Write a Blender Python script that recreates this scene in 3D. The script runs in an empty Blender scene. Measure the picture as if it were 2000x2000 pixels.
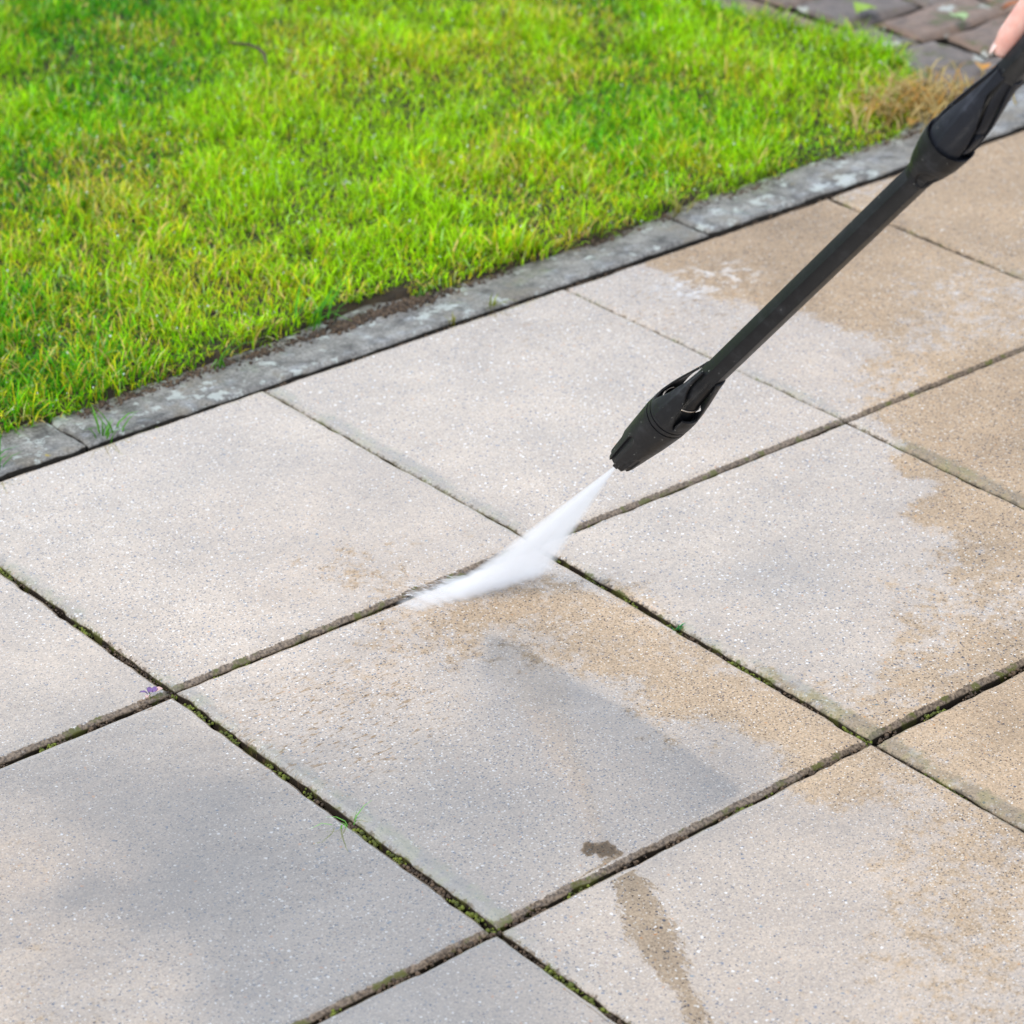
import bpy, bmesh, math, random
import numpy as np
from mathutils import Vector, Matrix

random.seed(4)
rng = np.random.default_rng(11)
sc = bpy.context.scene
COL = sc.collection

# ------------------------------------------------------------------ camera
U = 2000 / 1932                      # photo readings were taken on a 1932 px view
F = 5735.69
CAM = Vector((-0.904066, -2.781861, 1.633527))
YAW, TILT = -0.693041, 1.076020
R3 = Matrix.Rotation(YAW, 3, 'Z') @ Matrix.Rotation(TILT, 3, 'X')
cd = bpy.data.cameras.new('camera'); cam = bpy.data.objects.new('camera', cd); COL.objects.link(cam)
cam.matrix_world = Matrix.Translation(CAM) @ R3.to_4x4()
cd.sensor_width = 36; cd.lens = F / 2000 * 36
cd.clip_start = 0.05; cd.clip_end = 2000
cd.dof.use_dof = True; cd.dof.focus_distance = 3.05; cd.dof.aperture_fstop = 7.5
sc.camera = cam

# ------------------------------------------------------------------ world, sun, exposure
SUN_EL, SUN_AZ = math.radians(48), math.radians(-105)     # azimuth measured from +Y, clockwise
w = bpy.data.worlds.new('World'); sc.world = w; w.use_nodes = True
nt = w.node_tree; nt.nodes.clear()
N = lambda t: nt.nodes.new(t)
sky = N('ShaderNodeTexSky'); sky.sky_type = 'NISHITA'; sky.sun_disc = False
sky.sun_elevation = SUN_EL; sky.sun_rotation = SUN_AZ
sky.air_density = 1.2; sky.dust_density = 2.0
tc = N('ShaderNodeTexCoord'); mp = N('ShaderNodeMapping'); mp.inputs['Scale'].default_value = (1, 1, 2.2)
nz = N('ShaderNodeTexNoise'); nz.inputs['Scale'].default_value = 2.6; nz.inputs['Detail'].default_value = 7
nz.inputs['Roughness'].default_value = .55
cr = N('ShaderNodeValToRGB'); cr.color_ramp.elements[0].position = .36; cr.color_ramp.elements[1].position = .62
cr.color_ramp.elements[0].color = (.55, .55, .55, 1); cr.color_ramp.elements[1].color = (1, 1, 1, 1)
mx = N('ShaderNodeMix'); mx.data_type = 'RGBA'
mx.inputs[7].default_value = (7.8, 8.7, 10.2, 1)           # bright thin cloud
bg = N('ShaderNodeBackground'); bg.inputs['Strength'].default_value = .12
out = N('ShaderNodeOutputWorld')
L = nt.links.new
L(tc.outputs['Generated'], mp.inputs[0]); L(mp.outputs[0], nz.inputs['Vector']); L(nz.outputs[0], cr.inputs[0])
L(cr.outputs[0], mx.inputs[0]); L(sky.outputs[0], mx.inputs[6]); L(mx.outputs[2], bg.inputs[0]); L(bg.outputs[0], out.inputs[0])

sl = bpy.data.lights.new('sun', 'SUN'); sl.energy = 1.5; sl.angle = math.radians(14); sl.color = (1, .93, .82)
so = bpy.data.objects.new('sun', sl); COL.objects.link(so)
sd = Vector((math.sin(SUN_AZ) * math.cos(SUN_EL), math.cos(SUN_AZ) * math.cos(SUN_EL), math.sin(SUN_EL)))
so.rotation_euler = sd.to_track_quat('Z', 'Y').to_euler()

sc.view_settings.view_transform = 'Standard'; sc.view_settings.look = 'None'
sc.view_settings.exposure = 0.47; sc.view_settings.gamma = 1
sc.render.engine = 'CYCLES'
sc.cycles.use_denoising = True; sc.cycles.max_bounces = 10; sc.cycles.diffuse_bounces = 4
sc.cycles.transparent_max_bounces = 24; sc.cycles.volume_bounces = 6
sc.cycles.volume_step_rate = .5; sc.cycles.volume_max_steps = 512

# ------------------------------------------------------------------ helpers
def gnd(x, y, z=0.0):
    """world point at height z seen at photo position x, y (1932 px view)"""
    d = R3 @ Vector(((x * U - 1000) / F, -(y * U - 1000) / F, -1))
    return CAM + d * ((z - CAM.z) / d.z)

def at(x, y, depth):
    return CAM + R3 @ Vector(((x * U - 1000) / F * depth, -(y * U - 1000) / F * depth, -depth))

def tag(o, label=None, cat=None, group=None, kind=None):
    if label: o['label'] = label
    if cat: o['category'] = cat
    if group: o['group'] = group
    if kind: o['kind'] = kind
    return o

def link(name, me, mat=None, parent=None, smooth=True):
    o = bpy.data.objects.new(name, me); COL.objects.link(o)
    if mat: me.materials.append(mat)
    if parent: o.parent = parent
    if smooth: me.polygons.foreach_set('use_smooth', [True] * len(me.polygons))
    return o

def mesh(name, v, f):
    me = bpy.data.meshes.new(name); me.from_pydata([tuple(p) for p in v], [], f); me.update(); return me

def npmesh(name, v, loops, starts, totals):
    me = bpy.data.meshes.new(name)
    me.vertices.add(len(v)); me.vertices.foreach_set('co', np.asarray(v, np.float32).ravel())
    me.loops.add(len(loops)); me.loops.foreach_set('vertex_index', np.asarray(loops, np.int32))
    me.polygons.add(len(starts)); me.polygons.foreach_set('loop_start', np.asarray(starts, np.int32))
    me.polygons.foreach_set('loop_total', np.asarray(totals, np.int32))
    me.update(calc_edges=True); return me

def attr(me, name, vals):
    a = me.attributes.new(name, 'FLOAT', 'POINT'); a.data.foreach_set('value', np.asarray(vals, np.float32).ravel())

def cattr(me, name, cols):
    a = me.attributes.new(name, 'FLOAT_COLOR', 'POINT')
    c = np.ones((len(cols), 4), np.float32); c[:, :3] = cols; a.data.foreach_set('color', c.ravel())

_G = rng.random((256, 256))
def vnoise(x, y):
    """smooth value noise 0..1"""
    x = np.asarray(x, float); y = np.asarray(y, float)
    xi = np.floor(x).astype(int); yi = np.floor(y).astype(int); fx = x - xi; fy = y - yi
    fx = fx * fx * (3 - 2 * fx); fy = fy * fy * (3 - 2 * fy)
    g = lambda a, b: _G[a % 256, b % 256]
    return (g(xi, yi) * (1 - fx) + g(xi + 1, yi) * fx) * (1 - fy) + (g(xi, yi + 1) * (1 - fx) + g(xi + 1, yi + 1) * fx) * fy
def fbm(x, y, o=4):
    s = 0; a = .5; t = 0
    for k in range(o): s = s + a * vnoise(x * 2 ** k + 17 * k, y * 2 ** k + 31 * k); t += a; a *= .5
    return s / t
def sstep(a, b, x):
    t = np.clip((x - a) / (b - a), 0, 1); return t * t * (3 - 2 * t)

class NT:
    """small node-tree writer"""
    def __init__(s, name):
        s.m = bpy.data.materials.new(name); s.m.use_nodes = True; s.t = s.m.node_tree; s.t.nodes.clear()
        s.out = s.n('ShaderNodeOutputMaterial')
    def n(s, t, **k):
        n = s.t.nodes.new(t)
        for a, b in k.items(): setattr(n, a, b)
        return n
    def l(s, a, b): s.t.links.new(a, b)
    def val(s, sock, v):
        if hasattr(v, 'is_output') or isinstance(v, bpy.types.NodeSocket): s.l(v, sock)
        elif isinstance(v, (tuple, list)) and len(v) == 3 and sock.type == 'RGBA': sock.default_value = (*v, 1)
        else: sock.default_value = v
    def attr(s, name): return s.n('ShaderNodeAttribute', attribute_name=name)
    def noise(s, vec, scale, detail=4, rough=.5):
        n = s.n('ShaderNodeTexNoise'); n.inputs['Scale'].default_value = scale; n.inputs['Detail'].default_value = detail
        n.inputs['Roughness'].default_value = rough; s.val(n.inputs['Vector'], vec); return n.outputs['Fac']
    def vor(s, vec, scale, feature='F1', rnd=1.0):
        n = s.n('ShaderNodeTexVoronoi', feature=feature); n.inputs['Scale'].default_value = scale
        n.inputs['Randomness'].default_value = rnd; s.val(n.inputs['Vector'], vec); return n
    def ramp(s, fac, stops, interp='LINEAR'):
        n = s.n('ShaderNodeValToRGB'); r = n.color_ramp; r.interpolation = interp
        while len(r.elements) < len(stops): r.elements.new(.5)
        for e, (p, c) in zip(r.elements, stops):
            e.position = p; e.color = (*c, 1) if isinstance(c, (tuple, list)) else (c, c, c, 1)
        s.val(n.inputs[0], fac); return n.outputs[0]
    def mix(s, fac, a, b, blend='MIX'):
        n = s.n('ShaderNodeMix', data_type='RGBA', blend_type=blend)
        s.val(n.inputs[0], fac); s.val(n.inputs[6], a); s.val(n.inputs[7], b); return n.outputs[2]
    def math(s, op, a, b=0.0, clamp=False):
        n = s.n('ShaderNodeMath', operation=op, use_clamp=clamp); s.val(n.inputs[0], a); s.val(n.inputs[1], b); return n.outputs[0]
    def step(s, x, a, b):
        n = s.n('ShaderNodeMapRange', interpolation_type='SMOOTHSTEP')
        s.val(n.inputs[0], x); n.inputs[1].default_value = a; n.inputs[2].default_value = b; return n.outputs[0]
    def bump(s, h, strength, dist, normal=None):
        n = s.n('ShaderNodeBump'); n.inputs['Strength'].default_value = strength; n.inputs['Distance'].default_value = dist
        s.val(n.inputs['Height'], h)
        if normal is not None: s.l(normal, n.inputs['Normal'])
        return n.outputs[0]
    def pr(s, color, rough=.5, normal=None, **k):
        n = s.n('ShaderNodeBsdfPrincipled'); s.val(n.inputs['Base Color'], color); s.val(n.inputs['Roughness'], rough)
        if normal is not None: s.l(normal, n.inputs['Normal'])
        for a, b in k.items(): s.val(n.inputs[a.replace('_', ' ')], b)
        return n
    def fin(s, sh):
        s.l(sh.outputs[0] if hasattr(sh, 'outputs') else sh, s.out.inputs['Surface']); return s.m
    @property
    def pos(s): return s.n('ShaderNodeNewGeometry').outputs['Position']
    @property
    def obj(s): return s.n('ShaderNodeTexCoord').outputs['Object']

# ------------------------------------------------------------------ paving materials
def paving_material():
    t = NT('wet_aggregate_concrete'); P = t.pos
    # a gentle warp so that grains are not round cells
    wv = t.n('ShaderNodeVectorMath', operation='ADD')
    nn = t.n('ShaderNodeTexNoise'); nn.inputs['Scale'].default_value = 260; t.l(P, nn.inputs['Vector'])
    sc_ = t.n('ShaderNodeVectorMath', operation='SCALE'); sc_.inputs['Scale'].default_value = .004
    t.l(nn.outputs['Color'], sc_.inputs[0]); t.l(P, wv.inputs[0]); t.l(sc_.outputs[0], wv.inputs[1]); W = wv.outputs[0]
    lum = t.attr('lum').outputs['Fac']; warm = t.attr('warm').outputs['Fac']; film = t.attr('film').outputs['Fac']
    base = t.mix(warm, (.315, .258, .192), (.440, .318, .205))  # cool and tan tones include painted sky and tree reflections
    # mottling, cement paste
    n1 = t.noise(P, 9, 5, .6); n2 = t.noise(P, 420, 3, .6)
    base = t.mix(.55, base, t.ramp(n1, [(.3, .36), (.7, .64)]), 'OVERLAY')
    base = t.mix(.85, base, t.ramp(n2, [(.28, .28), (.72, .72)]), 'OVERLAY')
    # grains in three sizes
    def grains(scale, share, stops, size):
        nonlocal base
        v = t.vor(W, scale); sep = t.n('ShaderNodeSeparateColor'); t.l(v.outputs['Color'], sep.inputs[0])
        on = t.math('LESS_THAN', sep.outputs[0], share)
        r = t.math('MULTIPLY', sep.outputs[2], size)
        ins = t.math('SUBTRACT', t.math('ADD', r, .16), v.outputs['Distance'])
        m = t.math('MULTIPLY', on, t.step(ins, 0.0, .08))
        base = t.mix(t.math('MULTIPLY', m, 1.0), base, t.ramp(sep.outputs[1], stops, 'CONSTANT'))
    grains(380, .80, [(0, (.04, .038, .04)), (.20, (.62, .58, .52)), (.42, (.13, .095, .07)), (.60, (.48, .39, .30)), (.82, (.08, .085, .11))], .32)
    grains(240, .55, [(0, (.05, .05, .065)), (.22, (.72, .70, .66)), (.38, (.22, .14, .08)), (.55, (.09, .10, .13)), (.72, (.45, .38, .30)), (.94, (.45, .22, .08))], .24)
    grains(150, .10, [(0, (.10, .11, .14)), (.30, (.66, .64, .61)), (.50, (.26, .18, .13)), (.78, (.50, .27, .11)), (.85, (.12, .16, .18))], .16)
    lc = t.n('ShaderNodeCombineColor')
    for i in range(3): t.l(lum, lc.inputs[i])
    base = t.mix(1.0, base, lc.outputs[0], 'MULTIPLY')
    # grime on the worn edges: brown on the front arris, green on the sides
    br = t.attr('brown').outputs['Fac']; mo = t.attr('moss').outputs['Fac']
    nb = t.noise(P, 150, 5, .7); ng = t.noise(P, 38, 4, .6)
    bm = t.step(t.math('ADD', br, t.math('MULTIPLY', t.math('SUBTRACT', nb, .5), 2.4)), .36, .66)
    brc = t.mix(t.ramp(t.noise(P, 330, 3), [(.35, 0), (.65, 1)]), (.060, .042, .028), (.24, .18, .125))
    brc = t.mix(t.step(ng, .52, .62), brc, (.095, .095, .02))
    base = t.mix(bm, base, brc)
    mm = t.step(t.math('ADD', mo, t.math('MULTIPLY', t.math('SUBTRACT', t.noise(P, 90, 5, .7), .5), 1.1)), .30, .75)
    moc = t.mix(t.step(ng, .42, .62), (.14, .13, .10), (.17, .18, .08))
    base = t.mix(t.math('MULTIPLY', mm, .52), base, moc)
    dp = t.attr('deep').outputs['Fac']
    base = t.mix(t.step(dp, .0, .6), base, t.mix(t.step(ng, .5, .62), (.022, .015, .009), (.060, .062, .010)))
    # water film, cut back where tree reflections are painted
    fn = t.math('ADD', t.math('MULTIPLY', t.noise(W, 42, 3, .6), .55), t.math('MULTIPLY', t.noise(W, 150, 4, .6), .45))
    fe = t.step(t.math('ADD', film, t.math('MULTIPLY', t.math('SUBTRACT', fn, .5), 1.25)), .34, .56)
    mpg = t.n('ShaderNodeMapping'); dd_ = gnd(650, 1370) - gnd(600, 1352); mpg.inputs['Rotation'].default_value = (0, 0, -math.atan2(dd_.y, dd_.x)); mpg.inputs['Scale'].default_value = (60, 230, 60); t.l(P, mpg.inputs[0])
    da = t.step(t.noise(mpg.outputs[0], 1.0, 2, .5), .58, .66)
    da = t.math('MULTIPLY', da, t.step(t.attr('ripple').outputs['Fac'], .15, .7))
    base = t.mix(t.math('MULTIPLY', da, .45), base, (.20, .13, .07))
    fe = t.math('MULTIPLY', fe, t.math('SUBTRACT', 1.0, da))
    fe = t.math('MULTIPLY', fe, t.math('SUBTRACT', 1.0, t.math('MULTIPLY', bm, .85)))
    mpf = t.n('ShaderNodeMapping'); mpf.inputs['Rotation'].default_value = (0, 0, -math.atan2(dd_.y, dd_.x) - .25); mpf.inputs['Scale'].default_value = (16, 42, 20)
    t.l(P, mpf.inputs[0])
    fo = t.math('ABSOLUTE', t.math('SUBTRACT', t.noise(mpf.outputs[0], 1.0, 6, .62), .5))
    fo = t.math('MULTIPLY', t.math('SUBTRACT', 1.0, t.step(fo, .01, .075)), t.step(t.attr('painted_shine').outputs['Fac'], .25, .85))
    base = t.mix(t.math('MULTIPLY', fo, t.math('MULTIPLY', t.step(t.noise(P, 55, 4), .40, .65), .42)), base, (.82, .84, .86))  # shine of rippled water mixed into the colour as white wisps
    hb = t.math('ADD', t.math('MULTIPLY', n2, .6), t.math('MULTIPLY', t.noise(P, 900, 2), .4))
    nrm = t.bump(hb, .55, .0012)
    rip = t.math('ADD', t.noise(P, 20, 3), t.math('MULTIPLY', t.noise(P, 130, 2), .16))
    rip = t.math('ADD', rip, t.math('MULTIPLY', t.attr('ripple').outputs['Fac'], t.noise(P, 75, 2, .5)))
    rip = t.math('ADD', rip, t.math('MULTIPLY', t.noise(W, 340, 2), .035))
    cn = t.bump(rip, .055, .010)
    b = t.pr(base, .72, nrm, Coat_Weight=fe, Coat_Roughness=.018, Coat_IOR=2.5, Specular_IOR_Level=.35)
    t.l(cn, b.inputs['Coat Normal'])
    return t.fin(b)

def kerb_material():
    t = NT('weathered_kerb_concrete'); P = t.pos
    base = t.mix(t.ramp(t.noise(P, 26, 8, .72), [(.36, 0), (.62, 1)]), (.10, .095, .088), (.36, .345, .315))
    base = t.mix(t.math('MULTIPLY', t.step(t.noise(P, 13, 6, .7), .52, .62), .6), base, (.17, .14, .095))
    so_ = t.math('ADD', t.attr('soil').outputs['Fac'], t.math('MULTIPLY', t.math('SUBTRACT', t.noise(P, 40, 6, .7), .5), 1.4))
    base = t.mix(t.step(so_, .45, .85), base, (.060, .042, .026))
    base = t.mix(.8, base, t.ramp(t.noise(P, 260, 5, .75), [(.32, .15), (.68, .85)]), 'OVERLAY')
    pn = t.math('ADD', t.noise(P, 34, 9, .72), t.math('MULTIPLY', t.noise(P, 9, 2), .35))
    base = t.mix(t.math('MULTIPLY', t.step(pn, .740, .775), .8), base, (.56, .60, .56))
    yn = t.noise(P, 27, 7, .7)
    base = t.mix(t.step(yn, .68, .70), base, (.42, .33, .07))
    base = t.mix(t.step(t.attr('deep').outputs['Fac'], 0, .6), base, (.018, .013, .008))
    nrm = t.bump(t.noise(P, 120, 8, .75), 1.0, .006)
    b = t.pr(base, .5, nrm, Coat_Weight=t.step(t.noise(P, 30, 6, .65), .50, .62), Coat_Roughness=.12, Coat_IOR=1.5)
    t.l(t.bump(t.noise(P, 60, 4), .4, .004), b.inputs['Coat Normal'])
    return t.fin(b)

def joint_material():
    t = NT('joint_soil'); P = t.pos
    c = t.mix(t.ramp(t.noise(P, 60, 5, .6), [(.4, 0), (.6, 1)]), (.016, .013, .010), (.045, .040, .012))
    return t.fin(t.pr(c, .8, t.bump(t.noise(P, 300, 4), 1, .003)))

PAVE = paving_material(); KERB = kerb_material(); JOINT = joint_material()

# ------------------------------------------------------------------ ground
g = mesh('ground', [(-400, -400, -.045), (400, -400, -.045), (400, 400, -.045), (-400, 400, -.045)], [(0, 1, 2, 3)])
tag(link('ground', g, JOINT, smooth=False), kind='structure')

# ---- wetness and tone of the concrete at points, sky and tree reflections painted in
# (x, y on the photo, lightness, warmth, water film)
CP = [
 (120, 960, 1.08, .30, .9), (400, 880, 1.02, .32, .9), (300, 1130, 1.12, .42, .8), (620, 1070, .92, .85, .45), (480, 980, 1.0, .5, .8),
 (760, 960, .95, .5, .8), (800, 1040, 1.0, .6, .6), (450, 1200, 1.16, .45, .8), (60, 1180, 1.05, .4, .8), (60, 1330, .98, .35, .8),
 (150, 1250, 1.08, .5, .7),
 (900, 620, 1.06, .30, .95), (700, 720, 1.10, .30, .95), (900, 820, 1.14, .36, .9), (1150, 650, 1.08, .34, .9), (1100, 900, 1.12, .44, .8),
 (1350, 880, 1.08, .55, .7), (1480, 780, 1.05, .6, .7), (1050, 760, 1.12, .36, .9), (1250, 720, 1.08, .40, .9),
 (1180, 540, 1.0, .40, .9), (1300, 600, 1.02, .50, .8), (1420, 640, 1.0, .6, .7), (1480, 440, .70, 1.2, .02), (1350, 470, .74, 1.15, .1),
 (1560, 560, .78, 1.15, .05), (1600, 480, .76, 1.1, .08), (1700, 520, .88, .9, .35), (1750, 600, .95, .8, .45), (1600, 690, 1.02, .7, .6), (1850, 620, .95, .8, .4),
 (1860, 380, .84, 1.0, .15), (1800, 330, .74, 1.15, .05), (1700, 350, .92, .8, .4), (1900, 440, .9, .9, .3), (1900, 280, .80, 1.1, .1),
 (1850, 720, .80, 1.15, .1), (1760, 780, .92, .95, .3), (1900, 800, .84, 1.15, .1), (1880, 900, .9, 1.0, .15),
 (1200, 1050, 1.12, .36, .95), (1400, 950, 1.10, .32, .95), (1550, 900, 1.06, .38, .9), (1500, 1100, 1.08, .36, .9), (1400, 1200, 1.08, .42, .8),
 (1600, 1250, 1.06, .55, .55), (1850, 1000, .94, .9, .25), (1650, 1150, 1.04, .5, .75), (1760, 1120, .98, .8, .38), (1800, 1250, 1.02, .75, .3), (1640, 1060, 1.06, .45, .9),
 (1150, 1130, 1.04, .65, .5), (950, 1180, .96, .85, .3), (1250, 1250, 1.04, .80, .2), (1400, 1350, 1.04, .85, .12), (1520, 1400, 1.06, .75, .2), (1080, 1180, 1.02, .8, .25),
 (700, 1220, .96, .75, .5), (560, 1330, 1.04, .65, .55), (800, 1320, .98, .6, .6), (420, 1330, 1.10, .45, .8), (700, 1420, .90, .35, .8),
 (980, 1280, .72, .4, .7), (1050, 1380, .72, .35, .75), (1150, 1390, .90, .5, .6), (1250, 1450, .78, .35, .7), (1000, 1480, .66, .25, .8), (850, 1560, .62, .15, .9),
 (1150, 1560, .63, .15, .95), (1300, 1500, .78, .3, .7), (1000, 1650, .70, .2, .9), (700, 1500, .68, .15, .85),
 (300, 1400, .66, .25, .8), (100, 1500, .66, .2, .8), (450, 1550, .48, .05, .8), (350, 1700, .44, .1, .75), (600, 1700, .49, .15, .75), (60, 1620, .96, .75, .6),
 (750, 1750, .50, .2, .75), (500, 1850, .48, .15, .75), (200, 1850, .74, .3, .7), (60, 1880, .98, .75, .5), (150, 1920, .94, .6, .5), (250, 1600, .48, .15, .75),
 (800, 1880, .54, .1, .8), (700, 1920, .54, .1, .8), (950, 1850, .56, .15, .8), (1050, 1900, .60, .2, .8),
 (1150, 1750, 1.08, .45, .95), (1250, 1650, 1.06, .45, .95), (1400, 1700, 1.06, .5, .85), (1500, 1550, 1.06, .5, .75), (1700, 1500, 1.04, .6, .6), (1650, 1700, 1.06, .65, .5),
 (1850, 1750, 1.04, .7, .4), (1500, 1900, 1.0, .6, .6), (1800, 1900, 1.0, .65, .5), (1350, 1850, 1.04, .55, .7), (1250, 1880, 1.04, .5, .9),
 (1850, 1400, .94, 1.0, .15), (1900, 1480, .98, .9, .2), (1800, 1440, 1.0, .85, .25), (1900, 1600, 1.02, .8, .4),
]
_cp = np.array([[*gnd(a, b)[:2], l, h, f] for a, b, l, h, f in CP])
# the soaked wedge the jet has left behind, and the nozzle's reflection painted as a spot
def wpoly(pts): return np.array([gnd(a, b)[:2] for a, b in pts])
WEDGE = wpoly([(925, 1195), (1010, 1235), (1110, 1300), (1210, 1352), (1300, 1420), (1400, 1490), (1330, 1530), (1180, 1640), (960, 1740), (700, 1520), (800, 1420), (900, 1330)])
WEDGE_EDGE = wpoly([(925, 1195), (1010, 1235), (1110, 1300), (1210, 1352), (1300, 1420), (1400, 1490)])
TRAIL = wpoly([(985, 1330), (1040, 1345), (1075, 1430), (1098, 1500), (1116, 1560), (1119, 1590), (1112, 1588), (1092, 1545), (1058, 1480), (1020, 1410)])
NOZZLE_REFL = wpoly([(1092, 1600), (1108, 1590), (1148, 1586), (1165, 1602), (1176, 1612), (1150, 1618), (1118, 1615), (1098, 1618)])
def polydist(poly, x, y):
    """signed distance, positive inside"""
    d = np.full(x.shape, 1e9); ins = np.zeros(x.shape, bool); n = len(poly)
    for i in range(n):
        ax, ay = poly[i]; bx, by = poly[(i + 1) % n]; ex, ey = bx - ax, by - ay
        tt = np.clip(((x - ax) * ex + (y - ay) * ey) / (ex * ex + ey * ey), 0, 1)
        d = np.minimum(d, np.hypot(x - ax - tt * ex, y - ay - tt * ey))
        c = ((ay > y) != (by > y)) & (x < (bx - ax) * (y - ay) / (by - ay + 1e-12) + ax); ins ^= c
    return np.where(ins, d, -d)
def fields(x, y):
    xw = x + (fbm(x * 9, y * 9) - .5) * .16; yw = y + (fbm(x * 9 + 50, y * 9 + 9) - .5) * .16
    d2 = (xw[:, None] - _cp[None, :, 0]) ** 2 + (yw[:, None] - _cp[None, :, 1]) ** 2
    wgt = np.exp(-d2 / (2 * .055 ** 2)) + 1e-5 / (d2 + .01)
    wgt /= wgt.sum(1, keepdims=True)
    r = wgt @ _cp[:, 2:]
    lum, warm, film = r[:, 0], r[:, 1], r[:, 2]
    wd = polydist(WEDGE, x + (fbm(x * 60, y * 60) - .5) * .012, y + (fbm(x * 60 + 9, y * 60) - .5) * .012)
    de = np.full(x.shape, 9.0)
    for (ax, ay), (bx, by) in zip(WEDGE_EDGE[:-1], WEDGE_EDGE[1:]):
        tt = np.clip(((x - ax) * (bx - ax) + (y - ay) * (by - ay)) / ((bx - ax) ** 2 + (by - ay) ** 2), 0, 1)
        de = np.minimum(de, np.hypot(x - ax - tt * (bx - ax), y - ay - tt * (by - ay)))
    near = sstep(-.007, .005, wd) * (1 - sstep(.0, .13, de))
    lum = lum * (1 - .32 * near); warm = warm * (1 - .55 * near)
    tr_ = sstep(-.010, .006, polydist(TRAIL, x + (fbm(x * 50, y * 50) - .5) * .015, y)) * .6; lum = lum * (1 - .05 * tr_); warm = warm + (1 - warm) * tr_; film = film * (1 - .10 * tr_)
    bd = polydist(NOZZLE_REFL, x, y); b = sstep(-.002, .002, bd + (fbm(x * 150, y * 150) - .5) * .01)
    lum = lum * (1 - .72 * b); warm = warm + (1.1 - warm) * b; film = film * (1 - b)  # nozzle's mirror image painted dark brown, film removed
    # ruffled water where it runs off the spray and in the wash behind the lance
    c1 = np.array(gnd(640, 1360)[:2]); c2 = np.array(gnd(1380, 560)[:2]); c3 = np.array(gnd(960, 630)[:2])
    rip = np.exp(-((x - c1[0]) ** 2 + (y - c1[1]) ** 2) / (2 * .085 ** 2)) + .9 * np.exp(-((x - c2[0]) ** 2 + (y - c2[1]) ** 2) / (2 * .11 ** 2)) + .45 * np.exp(-((x - c3[0]) ** 2 + (y - c3[1]) ** 2) / (2 * .10 ** 2))
    c4 = gnd(1335, 530); painted_shine = np.exp(-((x - c4[0]) ** 2 / (2 * .075 ** 2) + (y - c4[1]) ** 2 / (2 * .045 ** 2)))  # where white wisps are painted for the shine on the water
    return lum, warm, film, rip, painted_shine

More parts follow.
